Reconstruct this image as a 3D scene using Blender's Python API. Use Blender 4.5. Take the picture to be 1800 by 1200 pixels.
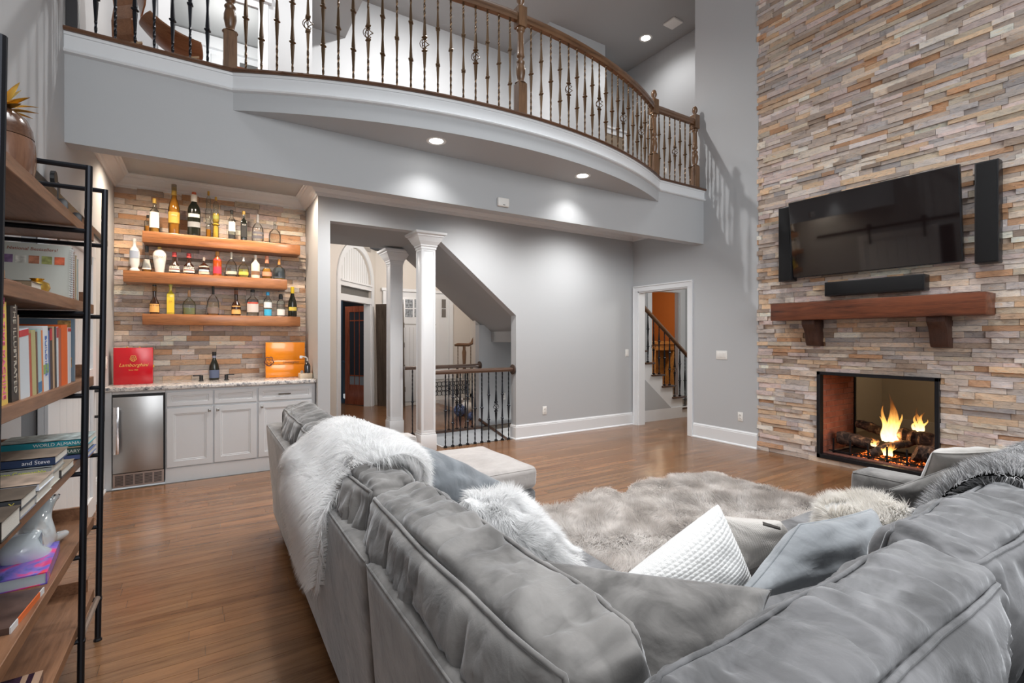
import bpy, bmesh, math, random
import numpy as np
from mathutils import Vector, Matrix, noise as mnoise
D = bpy.data
COL = bpy.context.scene.collection
PI = math.pi
rnd = random.Random(7)
for o in list(D.objects): D.objects.remove(o)

# ------------------------------------------------------------------ camera, world, exposure
FPX, HY, EYE = 858.0, 593.0, 1.4
_n = math.hypot(1364.7, 858.0); CC, SS = 1364.7/_n, 858.0/_n
cam = D.cameras.new('camera'); cam_o = D.objects.new('camera', cam); COL.objects.link(cam_o)
cam.sensor_width = 36; cam.lens = 36*FPX/1800; cam.clip_start = 0.02; cam.clip_end = 60
cam.shift_y = -(600-HY)/1800
cam_o.location = (0, 0, EYE)
cam_o.rotation_euler = (PI/2, 0, -math.atan2(SS, CC))
sc = bpy.context.scene
sc.camera = cam_o
sc.view_settings.view_transform = 'Standard'; sc.view_settings.look = 'None'
sc.view_settings.gamma = 1; sc.view_settings.use_curve_mapping = False
sc.view_settings.exposure = 0.0
sc.cycles.use_denoising = True
sc.cycles.max_bounces = 8; sc.cycles.diffuse_bounces = 4; sc.cycles.glossy_bounces = 4
sc.cycles.transmission_bounces = 6; sc.cycles.transparent_max_bounces = 8
sc.cycles.sample_clamp_indirect = 4; sc.cycles.caustics_reflective = False; sc.cycles.caustics_refractive = False
w = D.worlds.new('world'); sc.world = w; w.use_nodes = True
w.node_tree.nodes['Background'].inputs[0].default_value = (0.95, 0.97, 1.0, 1)
w.node_tree.nodes['Background'].inputs[1].default_value = 0.40

def light(name, kind, loc, energy, color=(1, 1, 1), size=1.0, size_y=None, target=None, spot=None, blend=0.6, spread=None, rad=None):
    l = D.lights.new(name, kind); l.energy = energy; l.color = color
    if kind == 'AREA':
        l.size = size
        if size_y: l.shape = 'RECTANGLE'; l.size_y = size_y
        if spread: l.spread = spread
    if kind == 'SPOT':
        l.spot_size = spot or 1.6; l.spot_blend = blend; l.shadow_soft_size = rad or 0.05
    if kind == 'POINT': l.shadow_soft_size = rad or 0.05
    o = D.objects.new(name, l); COL.objects.link(o); o.location = loc
    if target is not None:
        o.rotation_euler = (Vector(target)-Vector(loc)).to_track_quat('-Z', 'Y').to_euler()
    return o
# added fill lights behind the camera, standing in for unseen windows
light('rear_fill_light', 'AREA', (3.0, -7.0, 3.8), 230, (0.97, 0.985, 1.0), 8.0, 6.0, target=(3.2, 4.5, 1.8))
light('rear_fill_light', 'AREA', (0.6, -5.5, 4.0), 190, (0.97, 0.985, 1.0), 4.0, 3.0, target=(5.8, 2.6, 2.2))
# added overhead fill above the seating, no fixture modelled
light('overhead_fill_light', 'AREA', (2.6, 1.3, 6.8), 140, (0.96, 0.98, 1.0), 4.0, 2.6, target=(2.6, 1.2, 0), spread=1.45)
WARM = (1.0, 0.82, 0.64); NEUT = (1.0, 0.98, 0.96)
for (x, y, z), e in [((1.742, 4.037, 3.147), 26), ((3.455, 4.062, 3.147), 26)]:
    light('can_light', 'SPOT', (x, y, z-.03), e, NEUT, target=(x, y, 0), spot=2.1, blend=.9)
for x in (1.35, 2.9, 4.45):
    light('can_light', 'SPOT', (x, 4.86, 3.04), 130, NEUT, target=(x, 5.1, 0), spot=2.75, blend=1, rad=.1)
for x in (-.45, .15, .75):
    light('can_light', 'SPOT', (x, 5.62, 3.04), 58, WARM, target=(x, 6.0, 0), spot=2.6, blend=.8)
light('can_light', 'SPOT', (6.55, 6.0, 6.82), 75, NEUT, target=(6.6, 6.2, 0), spot=2.8, blend=.8)
light('can_light', 'SPOT', (2.9, 5.6, 6.82), 640, NEUT, target=(2.9, 6.9, 3), spot=2.8, blend=.8)
light('can_light', 'SPOT', (0.2, 5.6, 6.82), 160, NEUT, target=(0.2, 5.6, 0), spot=2.8, blend=.8)
light('foyer_light', 'POINT', (3.6, 8.4, 2.9), 75, (1, .93, .86), rad=.2)
light('foyer_light', 'POINT', (1.75, 7.5, 2.9), 30, (1, .95, .9), rad=.2)
light('hall_light', 'POINT', (7.6, 4.9, 2.6), 75, (1, .97, .93), rad=.2)
light('study_light', 'POINT', (9.3, 8.4, 2.4), 80, (1, .78, .55), rad=.15)
light('study_light', 'POINT', (1.7, 10.4, 2.6), 30, (1, .92, .85), rad=.15)
light('stair_light', 'POINT', (4.4, 6.4, -.5), 14, (1, .95, .9), rad=.1)
light('study_light', 'POINT', (0.3, 8.2, 5.6), 40, (1, .98, .95), rad=.2)
light('fire_light', 'POINT', (6.22, 2.25, .36), 10, (1, .5, .18), rad=.08)
light('back_room_light', 'POINT', (7.9, 1.9, 1.9), 42, (1, .86, .68), rad=.2)

# ------------------------------------------------------------------ pixel -> world (real planes)
def _ray(x, y):
    r = (x-900)/FPX
    return (CC*r+SS, -SS*r+CC, (HY-y)/FPX)
def Wz(x, y, z):
    d = _ray(x, y); t = (z-EYE)/d[2]; return Vector((d[0]*t, d[1]*t, z))
def WX(x, y, X):
    d = _ray(x, y); t = X/d[0]; return Vector((X, d[1]*t, EYE+d[2]*t))
def WY(x, y, Y):
    d = _ray(x, y); t = Y/d[1]; return Vector((d[0]*t, Y, EYE+d[2]*t))
def proj(p):
    d = SS*p[0]+CC*p[1]; r = CC*p[0]-SS*p[1]
    return 900+FPX*r/d, HY-FPX*(p[2]-EYE)/d, d

# ------------------------------------------------------------------ materials
MATS = {}
def newmat(name):
    m = D.materials.new(name); m.use_nodes = True
    nt = m.node_tree; b = nt.nodes['Principled BSDF']
    return m, nt, b
def N(nt, t, **kw):
    n = nt.nodes.new(t)
    for k, v in kw.items():
        if k.startswith('i_'):
            key = k[2:]
            key = int(key) if key.isdigit() else key.replace('_', ' ')
            n.inputs[key].default_value = v
        else: setattr(n, k, v)
    return n
def ramp(nt, fac, stops):
    r = nt.nodes.new('ShaderNodeValToRGB')
    el = r.color_ramp.elements
    while len(el) < len(stops): el.new(0.5)
    for e, (p, c) in zip(el, stops):
        e.position = p; e.color = (*c, 1) if len(c) == 3 else c
    nt.links.new(fac, r.inputs[0]); return r
def coords(nt, scale=(1, 1, 1), rot=(0, 0, 0), kind='Object'):
    tc = nt.nodes.new('ShaderNodeTexCoord'); mp = nt.nodes.new('ShaderNodeMapping')
    mp.inputs['Scale'].default_value = scale; mp.inputs['Rotation'].default_value = rot
    nt.links.new(tc.outputs[kind], mp.inputs[0]); return mp.outputs[0]
def plain(name, col, rough=.5, metal=0, bump=0, bscale=60, var=0, vscale=3, **kw):
    if name in MATS: return MATS[name]
    m, nt, b = newmat(name)
    b.inputs['Base Color'].default_value = (*col, 1); b.inputs['Roughness'].default_value = rough
    b.inputs['Metallic'].default_value = metal
    for k, v in kw.items(): b.inputs[k.replace('_', ' ')].default_value = v
    co = None
    if bump or var: co = coords(nt)
    if bump:
        nz = N(nt, 'ShaderNodeTexNoise', i_Scale=bscale, i_Detail=3.0); nt.links.new(co, nz.inputs[0])
        bp = N(nt, 'ShaderNodeBump', i_Strength=bump, i_Distance=.01); nt.links.new(nz.outputs[0], bp.inputs['Height'])
        nt.links.new(bp.outputs[0], b.inputs['Normal'])
    if var:
        nz = N(nt, 'ShaderNodeTexNoise', i_Scale=vscale, i_Detail=4.0); nt.links.new(co, nz.inputs[0])
        r = ramp(nt, nz.outputs[0], [(.3, tuple(c*(1-var) for c in col)), (.7, tuple(min(1, c*(1+var)) for c in col))])
        nt.links.new(r.outputs[0], b.inputs['Base Color'])
    MATS[name] = m; return m
def wood(name, dark, light_, axis='X', rough=.4, scale=1.0, fine=1.0, coat=0, rings=True, tint=False, bump=.15):
    if name in MATS: return MATS[name]
    m, nt, b = newmat(name)
    s = {'X': (1.2, 14, 14), 'Y': (14, 1.2, 14), 'Z': (14, 14, 1.2)}[axis]
    co = coords(nt, tuple(v*scale for v in s))
    nz = N(nt, 'ShaderNodeTexNoise', i_Scale=1.2, i_Detail=6.0, i_Roughness=.6, i_Distortion=.8); nt.links.new(co, nz.inputs[0])
    co2 = coords(nt, tuple(v*scale*5*fine for v in s))
    nf = N(nt, 'ShaderNodeTexNoise', i_Scale=2.0, i_Detail=3.0); nt.links.new(co2, nf.inputs[0])
    mx = N(nt, 'ShaderNodeMath', operation='MULTIPLY_ADD'); nt.links.new(nf.outputs[0], mx.inputs[0]); mx.inputs[1].default_value = .45
    nt.links.new(nz.outputs[0], mx.inputs[2])
    r = ramp(nt, mx.outputs[0], [(.45, dark), (.62, tuple((a+c)/2 for a, c in zip(dark, light_))), (.85, light_)])
    out = r.outputs[0]
    if tint:
        at = N(nt, 'ShaderNodeAttribute', attribute_name='tint')
        mm = N(nt, 'ShaderNodeMix', data_type='RGBA', blend_type='MULTIPLY'); mm.inputs[0].default_value = 1
        nt.links.new(out, mm.inputs[6]); nt.links.new(at.outputs['Color'], mm.inputs[7]); out = mm.outputs[2]
    nt.links.new(out, b.inputs['Base Color'])
    b.inputs['Roughness'].default_value = rough
    if coat: b.inputs['Coat Weight'].default_value = coat; b.inputs['Coat Roughness'].default_value = .12
    if bump:
        bp = N(nt, 'ShaderNodeBump', i_Strength=bump, i_Distance=.004); nt.links.new(nf.outputs[0], bp.inputs['Height'])
        nt.links.new(bp.outputs[0], b.inputs['Normal'])
    MATS[name] = m; return m
def stone_mat(name):
    m, nt, b = newmat(name)
    at = N(nt, 'ShaderNodeAttribute', attribute_name='tint')
    co = coords(nt, (9, 9, 26))
    nz = N(nt, 'ShaderNodeTexNoise', i_Scale=1.6, i_Detail=6.0, i_Roughness=.65, i_Distortion=.6); nt.links.new(co, nz.inputs[0])
    r = ramp(nt, nz.outputs[0], [(.28, (.60, .56, .53)), (.44, (.98, .97, .97)), (.58, (1.12, 1.09, 1.05)), (.70, (1.08, .85, .64))])
    mm = N(nt, 'ShaderNodeMix', data_type='RGBA', blend_type='MULTIPLY'); mm.inputs[0].default_value = 1
    nt.links.new(at.outputs['Color'], mm.inputs[6]); nt.links.new(r.outputs[0], mm.inputs[7])
    nt.links.new(mm.outputs[2], b.inputs['Base Color'])
    b.inputs['Roughness'].default_value = .75
    n2 = N(nt, 'ShaderNodeTexNoise', i_Scale=4.5, i_Detail=7.0, i_Roughness=.7); nt.links.new(co, n2.inputs[0])
    bp = N(nt, 'ShaderNodeBump', i_Strength=.8, i_Distance=.012); nt.links.new(n2.outputs[0], bp.inputs['Height'])
    nt.links.new(bp.outputs[0], b.inputs['Normal'])
    return m
def fabric(name, a, c, scale=5, sheen=.6):
    m, nt, b = newmat(name)
    co = coords(nt)
    nz = N(nt, 'ShaderNodeTexNoise', i_Scale=scale, i_Detail=5.0, i_Roughness=.55, i_Distortion=1.2); nt.links.new(co, nz.inputs[0])
    r = ramp(nt, nz.outputs[0], [(.36, a), (.64, c)])
    nt.links.new(r.outputs[0], b.inputs['Base Color'])
    b.inputs['Roughness'].default_value = .85; b.inputs['Specular IOR Level'].default_value = .15
    b.inputs['Sheen Weight'].default_value = sheen; b.inputs['Sheen Roughness'].default_value = .4
    b.inputs['Sheen Tint'].default_value = (.95, .97, 1, 1)
    n2 = N(nt, 'ShaderNodeTexNoise', i_Scale=350.0, i_Detail=2.0); nt.links.new(co, n2.inputs[0])
    n3 = N(nt, 'ShaderNodeTexNoise', i_Scale=14.0, i_Detail=3.0, i_Distortion=.6); nt.links.new(co, n3.inputs[0])
    b1 = N(nt, 'ShaderNodeBump', i_Strength=.12, i_Distance=.002); nt.links.new(n2.outputs[0], b1.inputs['Height'])
    b2 = N(nt, 'ShaderNodeBump', i_Strength=.25, i_Distance=.02); nt.links.new(n3.outputs[0], b2.inputs['Height'])
    nt.links.new(b1.outputs[0], b2.inputs['Normal']); nt.links.new(b2.outputs[0], b.inputs['Normal'])
    return m
def fur_mat(name, a, c, scale=9, tint=False):
    m, nt, b = newmat(name)
    co = coords(nt)
    nz = N(nt, 'ShaderNodeTexNoise', i_Scale=scale, i_Detail=4.0); nt.links.new(co, nz.inputs[0])
    r = ramp(nt, nz.outputs[0], [(.33, a), (.66, c)]); out = r.outputs[0]
    if tint:
        at = N(nt, 'ShaderNodeAttribute', attribute_name='tint')
        mm = N(nt, 'ShaderNodeMix', data_type='RGBA', blend_type='MULTIPLY'); mm.inputs[0].default_value = 1
        nt.links.new(out, mm.inputs[6]); nt.links.new(at.outputs['Color'], mm.inputs[7]); out = mm.outputs[2]
    nt.links.new(out, b.inputs['Base Color'])
    b.inputs['Roughness'].default_value = .8; b.inputs['Specular IOR Level'].default_value = .2
    # hair lets light through: mix in a translucent share
    tr = N(nt, 'ShaderNodeBsdfTranslucent'); nt.links.new(out, tr.inputs[0])
    mix = N(nt, 'ShaderNodeMixShader'); mix.inputs[0].default_value = .5
    nt.links.new(b.outputs[0], mix.inputs[1]); nt.links.new(tr.outputs[0], mix.inputs[2])
    nt.links.new(mix.outputs[0], nt.nodes['Material Output'].inputs[0])
    return m
def emit(name, col, strength):
    if name in MATS: return MATS[name]
    m, nt, b = newmat(name)
    b.inputs['Base Color'].default_value = (*col, 1)
    b.inputs['Emission Color'].default_value = (*col, 1); b.inputs['Emission Strength'].default_value = strength
    MATS[name] = m; return m
def glass(name, col=(1, 1, 1), rough=.02, ior=1.45):
    if name in MATS: return MATS[name]
    m, nt, b = newmat(name)
    b.inputs['Base Color'].default_value = (*col, 1); b.inputs['Roughness'].default_value = rough
    b.inputs['Transmission Weight'].default_value = 1; b.inputs['IOR'].default_value = ior
    MATS[name] = m; return m

WALL = plain('grey_wall_paint', (.475, .49, .505), .6, bump=.04, bscale=180)
CEIL = plain('ceiling_paint', (.37, .38, .385), .8, bump=.03, bscale=120)
TRIM = plain('white_trim_paint', (.76, .78, .80), .35)
CABM = plain('cabinet_paint', (.68, .70, .72), .35)
FOYW = plain('foyer_wall_paint', (.66, .62, .57), .7)
DARKJ = plain('dark_joint', (.10, .085, .07), .9)
STONE = stone_mat('split_stone')
PLANK = wood('plank_floor_wood', (.10, .043, .018), (.235, .118, .055), 'X', rough=.27, scale=1.0, coat=.25, tint=True, bump=.06)
IRON = plain('black_iron', (.022, .024, .030), .42, .75)
BRONZE = plain('bronze_iron', (.13, .078, .04), .38, .7)
RAILW = wood('rail_wood', (.05, .024, .012), (.17, .085, .04), 'X', rough=.3, coat=.3)
RAILZ = wood('newel_wood', (.06, .03, .014), (.20, .105, .05), 'Z', rough=.3, coat=.3)
DKWOOD = wood('stair_dark_wood', (.025, .012, .008), (.09, .045, .028), 'X', rough=.25, coat=.3)
BEAM = wood('stained_beam_wood', (.13, .042, .012), (.40, .16, .055), 'X', rough=.32, scale=.8, coat=.2)
PILB = fabric('blue_grey_velvet', (.23, .245, .26), (.36, .38, .40))
PILD = fabric('slate_velvet', (.15, .165, .18), (.25, .27, .29))
MANT = wood('mantel_wood', (.028, .008, .005), (.19, .055, .022), 'Y', rough=.4, scale=.9)
CORB = wood('corbel_wood', (.022, .009, .006), (.07, .028, .018), 'Z', rough=.45)
SHELFW = wood('walnut_shelf', (.10, .042, .02), (.30, .15, .08), 'Y', rough=.42, scale=.8)
SOFA = fabric('grey_velvet', (.125, .12, .115), (.265, .255, .245))
SOFA2 = fabric('grey_velvet_dim', (.10, .10, .102), (.215, .215, .222))  # same sofa velvet darkened, the dimmer light put into its colour
SOFA3 = fabric('grey_velvet_light', (.36, .33, .315), (.46, .43, .41))
WFUR = fur_mat('white_fur', (.95, .95, .95), (.99, .99, .99))
RFUR = fur_mat('shag_fur', (.64, .60, .57), (.90, .865, .835), 6, tint=True)
GFUR = fur_mat('grey_fur', (.42, .42, .43), (.92, .92, .93), 16, tint=True)
BLACK = plain('black_plastic', (.012, .012, .014), .35)
STEEL = plain('brushed_steel', (.42, .42, .42), .32, .9, bump=.05, bscale=200)
CHROME = plain('chrome', (.8, .8, .82), .12, 1)
GOLD = plain('gold_metal', (.75, .50, .12), .28, 1)

# ------------------------------------------------------------------ mesh building
ORG = {}
def _org(p): return ORG.get(p.name, Vector((0, 0, 0))) if p is not None else Vector((0, 0, 0))
def thing(name, label, cat, loc=(0, 0, 0), group=None):
    o = D.objects.new(name, None); COL.objects.link(o); o.location = loc
    o.empty_display_size = .1
    o['label'] = label; o['category'] = cat
    if group: o['group'] = group
    ORG[o.name] = Vector(loc); return o
def tag(o, label, cat, group=None, kind=None):
    o['label'] = label; o['category'] = cat
    if group: o['group'] = group
    if kind: o['kind'] = kind
    return o
def struct(o): o['kind'] = 'structure'; return o
def link_mesh(name, me, mats, parent=None, local=False, origin=None):
    for m in (mats if isinstance(mats, (list, tuple)) else [mats]):
        me.materials.append(m)
    o = D.objects.new(name, me); COL.objects.link(o)
    if parent is not None:
        o.parent = parent
        if not local:
            g = _org(parent); me.transform(Matrix.Translation(-g)); ORG[o.name] = g
        else: ORG[o.name] = Vector((0, 0, 0))
    else:
        if origin is None and not local:
            bb = np.empty(len(me.vertices)*3, np.float32); me.vertices.foreach_get('co', bb); bb = bb.reshape(-1, 3)
            mn, mx = bb.min(0), bb.max(0); origin = ((mn[0]+mx[0])/2, (mn[1]+mx[1])/2, mn[2])
        origin = Vector([float(c) for c in (origin or (0, 0, 0))]); me.transform(Matrix.Translation(-origin)); o.location = origin; ORG[o.name] = origin
    return o
class MB:
    def __init__(s): s.v = []; s.f = []; s.mi = []; s.cur = 0
    def add(s, vs, fs, mi=None):
        b = len(s.v); s.v += [tuple(v) for v in vs]; s.f += [tuple(i+b for i in f) for f in fs]
        s.mi += [s.cur if mi is None else mi]*len(fs); return s
    def box(s, x0, x1, y0, y1, z0, z1, M=None, mi=None):
        if x0 > x1: x0, x1 = x1, x0
        if y0 > y1: y0, y1 = y1, y0
        if z0 > z1: z0, z1 = z1, z0
        vs = [Vector((x, y, z)) for z in (z0, z1) for y in (y0, y1) for x in (x0, x1)]
        if M is not None: vs = [M @ v for v in vs]
        return s.add(vs, [(0, 2, 3, 1), (4, 5, 7, 6), (0, 1, 5, 4), (2, 6, 7, 3), (0, 4, 6, 2), (1, 3, 7, 5)], mi)
    def cbox(s, c, d, M=None, mi=None):
        return s.box(c[0]-d[0]/2, c[0]+d[0]/2, c[1]-d[1]/2, c[1]+d[1]/2, c[2]-d[2]/2, c[2]+d[2]/2, M, mi)
    def lathe(s, prof, c=(0, 0, 0), n=16, M=None, twist=None, mi=None, sx=1, sy=1, cap=True):
        vs = []; fs = []
        for k, p in enumerate(prof):
            r, z = p[0], p[1]; tw = twist[k] if twist else 0
            for i in range(n):
                a = 2*PI*(i+.5)/n + tw; vs.append(Vector((c[0]+r*math.cos(a)*sx, c[1]+r*math.sin(a)*sy, c[2]+z)))
        for k in range(len(prof)-1):
            for i in range(n):
                j = (i+1) % n; fs.append((k*n+i, k*n+j, (k+1)*n+j, (k+1)*n+i))
        if cap:
            fs.append(tuple(reversed(range(n)))); fs.append(tuple((len(prof)-1)*n+i for i in range(n)))
        if M is not None: vs = [M @ v for v in vs]
        return s.add(vs, fs, mi)
    def tube(s, pts, r, n=8, closed=False, mi=None):
        pts = [Vector(p) for p in pts]; m = len(pts); rs = r if isinstance(r, (list, tuple)) else [r]*m
        vs = []; fs = []; up = None
        for k, p in enumerate(pts):
            a = pts[(k-1) % m] if (closed or k > 0) else p; b = pts[(k+1) % m] if (closed or k < m-1) else p
            t = (b-a).normalized()
            if up is None: up = t.orthogonal().normalized()
            up = (up - t*up.dot(t)).normalized(); sd = t.cross(up)
            for i in range(n):
                q = 2*PI*i/n; vs.append(p+(up*math.cos(q)+sd*math.sin(q))*rs[k])
        for k in range(m if closed else m-1):
            for i in range(n):
                j = (i+1) % n; k2 = (k+1) % m; fs.append((k*n+i, k*n+j, k2*n+j, k2*n+i))
        if not closed: fs += [tuple(reversed(range(n))), tuple((m-1)*n+i for i in range(n))]
        return s.add(vs, fs, mi)
    def prism(s, poly, axis, a, b, mi=None):
        # poly: 2D points; axis 'X': (y,z) 'Y': (x,z) 'Z': (x,y)
        def P(q, h):
            return {'X': (h, q[0], q[1]), 'Y': (q[0], h, q[1]), 'Z': (q[0], q[1], h)}[axis]
        n = len(poly); vs = [P(q, a) for q in poly]+[P(q, b) for q in poly]
        fs = [tuple(reversed(range(n))), tuple(range(n, 2*n))]+[(i, (i+1) % n, n+(i+1) % n, n+i) for i in range(n)]
        return s.add(vs, fs, mi)
    def sweep(s, path, prof, closed=False, mi=None):
        # path: 2D (x,y); prof: closed polygon of (offset to the left, z)
        path = [Vector(p) for p in path]; m = len(path); n = len(prof); vs = []; fs = []
        for k in range(m):
            ts = []
            if k > 0 or closed: ts.append((path[k]-path[k-1]).normalized())
            if k < m-1 or closed: ts.append((path[(k+1) % m]-path[k]).normalized())
            ns = [Vector((-t.y, t.x)) for t in ts]
            nn = sum(ns, Vector((0, 0))).normalized(); c = 1/max(.3, nn.dot(ns[0]))
            for o, z in prof: q = path[k]+nn*o*c; vs.append((q.x, q.y, z))
        for k in range(m if closed else m-1):
            k2 = (k+1) % m
            for i in range(n):
                j = (i+1) % n; fs.append((k*n+i, k*n+j, k2*n+j, k2*n+i))
        if not closed: fs += [tuple(reversed(range(n))), tuple((m-1)*n+i for i in range(n))]
        return s.add(vs, fs, mi)
    def build(s, name, mats, parent=None, bevel=0, seg=2, smooth=False, local=False, origin=None, M=None, tri_recalc=True, sub=0):
        me = D.meshes.new(name); me.from_pydata(s.v, [], s.f)
        if any(s.mi): me.polygons.foreach_set('material_index', s.mi)
        bm = bmesh.new(); bm.from_mesh(me)
        bmesh.ops.recalc_face_normals(bm, faces=bm.faces)
        if bevel:
            es = [e for e in bm.edges if len(e.link_faces) == 2 and e.calc_face_angle(0) > .5]
            bmesh.ops.bevel(bm, geom=es, offset=bevel, segments=seg, profile=.5, affect='EDGES', clamp_overlap=True)
        if M is not None: bm.transform(M)
        bm.to_mesh(me); bm.free()
        me.polygons.foreach_set('use_smooth', [smooth is True]*len(me.polygons))
        if smooth == 'auto' or bevel:
            me.polygons.foreach_set('use_smooth', [True]*len(me.polygons))
            try: me.set_sharp_from_angle(angle=.6)
            except Exception: pass
        return link_mesh(name, me, mats, parent, local, origin)
def fast_mesh(name, V, F, mats, parent=None, tint=None, smooth=False, local=False, origin=None):
    V = np.asarray(V, np.float32); F = np.asarray(F, np.int32); k = F.shape[1]
    me = D.meshes.new(name); me.vertices.add(len(V)); me.vertices.foreach_set('co', V.ravel())
    me.loops.add(F.size); me.loops.foreach_set('vertex_index', F.ravel())
    me.polygons.add(len(F)); me.polygons.foreach_set('loop_start', np.arange(0, F.size, k, dtype=np.int32))
    try: me.polygons.foreach_set('loop_total', np.full(len(F), k, np.int32))
    except Exception: pass
    me.update(calc_edges=True)
    if tint is not None:
        at = me.color_attributes.new('tint', 'FLOAT_COLOR', 'POINT')
        at.data.foreach_set('color', np.c_[tint, np.ones(len(V))].astype(np.float32).ravel())
    me.polygons.foreach_set('use_smooth', [bool(smooth)]*len(F))
    return link_mesh(name, me, mats, parent, local, origin)
def copy_tree(o, loc, rot=None, parent=None, label=None, group=None):
    c = o.copy(); COL.objects.link(c); c.parent = parent
    if loc is not None: c.location = loc
    if rot is not None: c.rotation_euler = rot
    if label: c['label'] = label
    if group: c['group'] = group
    for ch in o.children: copy_tree(ch, None, None, c)
    return c
def text_part(s, size, M, mat, parent, name='lettering', shear=0, depth=.0006, align='CENTER'):
    cu = D.curves.new('t', 'FONT'); cu.body = s; cu.size = size; cu.align_x = align; cu.align_y = 'CENTER'
    cu.extrude = depth; cu.shear = shear; cu.resolution_u = 3
    t = D.objects.new('t', cu); COL.objects.link(t); t.matrix_world = M
    bpy.context.view_layer.update()
    me = D.meshes.new_from_object(t.evaluated_get(bpy.context.evaluated_depsgraph_get()))
    me.transform(M); D.objects.remove(t); D.curves.remove(cu)
    me.name = name
    return link_mesh(name, me, mat, parent)
def frame_M(origin, xd, yd):
    xd = Vector(xd).normalized(); yd = Vector(yd).normalized(); zd = xd.cross(yd)
    return Matrix(((xd.x, yd.x, zd.x, origin[0]), (xd.y, yd.y, zd.y, origin[1]), (xd.z, yd.z, zd.z, origin[2]), (0, 0, 0, 1)))
# ================================================================== THE SETTING
XL, XR, YB, YF = -.79, 5.858, 5.636, 4.319
ZB, ZT, ZC, ZU, ZTOP = 2.695, 2.948, 3.08, 3.44, 6.9
# --- walls of the great room
b = MB(); b.box(XL-.12, XL, -1.5, 3.42, 0, ZTOP).box(XL-.12, XL, 3.42, 3.68, 2.12, ZTOP).box(XL-.12, XL, 3.68, 6.5, 0, ZTOP).box(XL-.12, XL, 6.5, 6.97, 3.45, ZTOP)
struct(b.build('wall_left', WALL))
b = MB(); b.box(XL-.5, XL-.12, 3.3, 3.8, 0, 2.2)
struct(b.build('wall_passage', plain('dark_gap_shade', (.045, .055, .07), .6)))  # shade inside the door gap put into the colour
# right wall with the doorway (door opening Y 4.573..5.53, z 0..2.13)
DY0, DY1, DZ = 4.573, 5.53, 2.13
b = MB()
b.box(XR, XR+.13, 3.53, DY0, 0, ZU).box(XR, XR+.13, DY1, YB, 0, ZU).box(XR, XR+.13, DY0, DY1, DZ, ZU)
b.box(XR, XR+.13, 3.53, 4.46, ZU, ZTOP)
struct(b.build('wall_right', WALL))
# back wall: niche X -0.79..1.041, big opening X 1.17..3.6 with raked head
b = MB()
b.box(1.041, 1.17, YB, YB+.76, 0, ZC)
b.prism([(1.17, 2.69), (2.38, 2.69), (3.61, 1.70), (3.61, 0), (XR, 0), (XR, ZC), (1.17, ZC)], 'Y', YB, YB+.13)
struct(b.build('wall_back', WALL))
b = MB(); b.box(XL-.12, 1.17, 6.43, 6.55, 0, ZC)
struct(b.build('wall_niche', WALL))
# lower ceiling and the upper floor with the bowed balcony
BOWC, BOWR = (2.478, 9.148), 5.395
def bow(off=0, n=48):
    R = BOWR-off; x0, x1 = .183, 4.945
    pts = []
    for i in range(n+1):
        x = x0+(x1-x0)*i/n
        pts.append((x, BOWC[1]-math.sqrt((BOWR)**2-(x-BOWC[0])**2)))
    # outer line exactly meets the straight faces
    k0 = YF-pts[0][1]; k1 = YF-pts[-1][1]
    return [(x, y+(k0*(1-i/n)**3+k1*(i/n)**3)+off) for i, (x, y) in enumerate(pts)]
BOW = bow()
fpath = [(XL, YF)]+BOW+[(XR, YF)]
b = MB()
b.prism(BOW+[(4.945, YF+.05), (.183, YF+.05)], 'Z', 3.147, 3.40)
b.box(XL, XR, YF, YF+.13, ZB, 3.40)
struct(b.build('wall_balcony_front', WALL))
b = MB(); b.prism(fpath+[(XR, 4.6), (XL, 4.6)], 'Z', 3.38, 3.425); b.box(XL-.1, XR+2.6, 4.58, 8.4, 3.16, 3.425)
struct(b.build('floor_upper', SHELFW))
b = MB(); b.box(XL, XR, YF+.13, 6.43, ZC, 3.16)
struct(b.build('ceiling_lower', CEIL))
# balcony trim: board with bead lines under the dark nosing
rp = list(reversed(fpath))   # left side of the reversed path is the room side
b = MB(); b.sweep(fpath, [(0.0, 3.31), (-.012, 3.31), (-.012, 3.42), (0, 3.42)])
b.sweep(fpath, [(0, 3.283), (-.030, 3.288), (-.036, 3.298), (-.030, 3.308), (-.020, 3.312), (-.020, 3.318), (-.013, 3.322), (0, 3.322)])
b.sweep(fpath, [(0, 3.402), (-.022, 3.406), (-.024, 3.425), (0, 3.425)])
struct(b.build('trim_1', TRIM))
b = MB(); b.sweep(fpath, [(.10, 3.425), (-.040, 3.425), (-.048, 3.438), (-.040, 3.452), (.10, 3.452)])
struct(b.build('trim_2', wood('nosing_wood', (.035, .016, .009), (.13, .06, .03), 'X', rough=.3)))
# crown mouldings
def crown(path, z0, z1, d, name, mat=TRIM):
    h = z1-z0
    prof = [(0, z0), (d*.10, z0), (d*.14, z0+h*.10), (d*.22, z0+h*.14), (d*.26, z0+h*.26), (d*.42, z0+h*.38), (d*.70, z0+h*.66), (d*.74, z0+h*.78), (d*.84, z0+h*.82), (d*.90, z0+h*.92), (d, z0+h*.94), (d, z1), (0, z1)]
    b = MB(); b.sweep(path, [(-o, z) for o, z in prof]); return struct(b.build(name, mat))
crown([(XL, 4.45), (XL, 6.415), (1.041, 6.415), (1.041, YB), (XR, YB), (XR, 4.45)], ZT, ZC, .13, 'trim_3')
b = MB(); b.sweep([(XL+.13, 4.45), (XL+.13, 6.285), (.911, 6.285), (.911, YB-.13), (XR-.13, YB-.13), (XR-.13, 4.45)], [(0, 3.07), (-.03, 3.07), (-.03, 3.055), (0, 3.055)])
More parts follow.
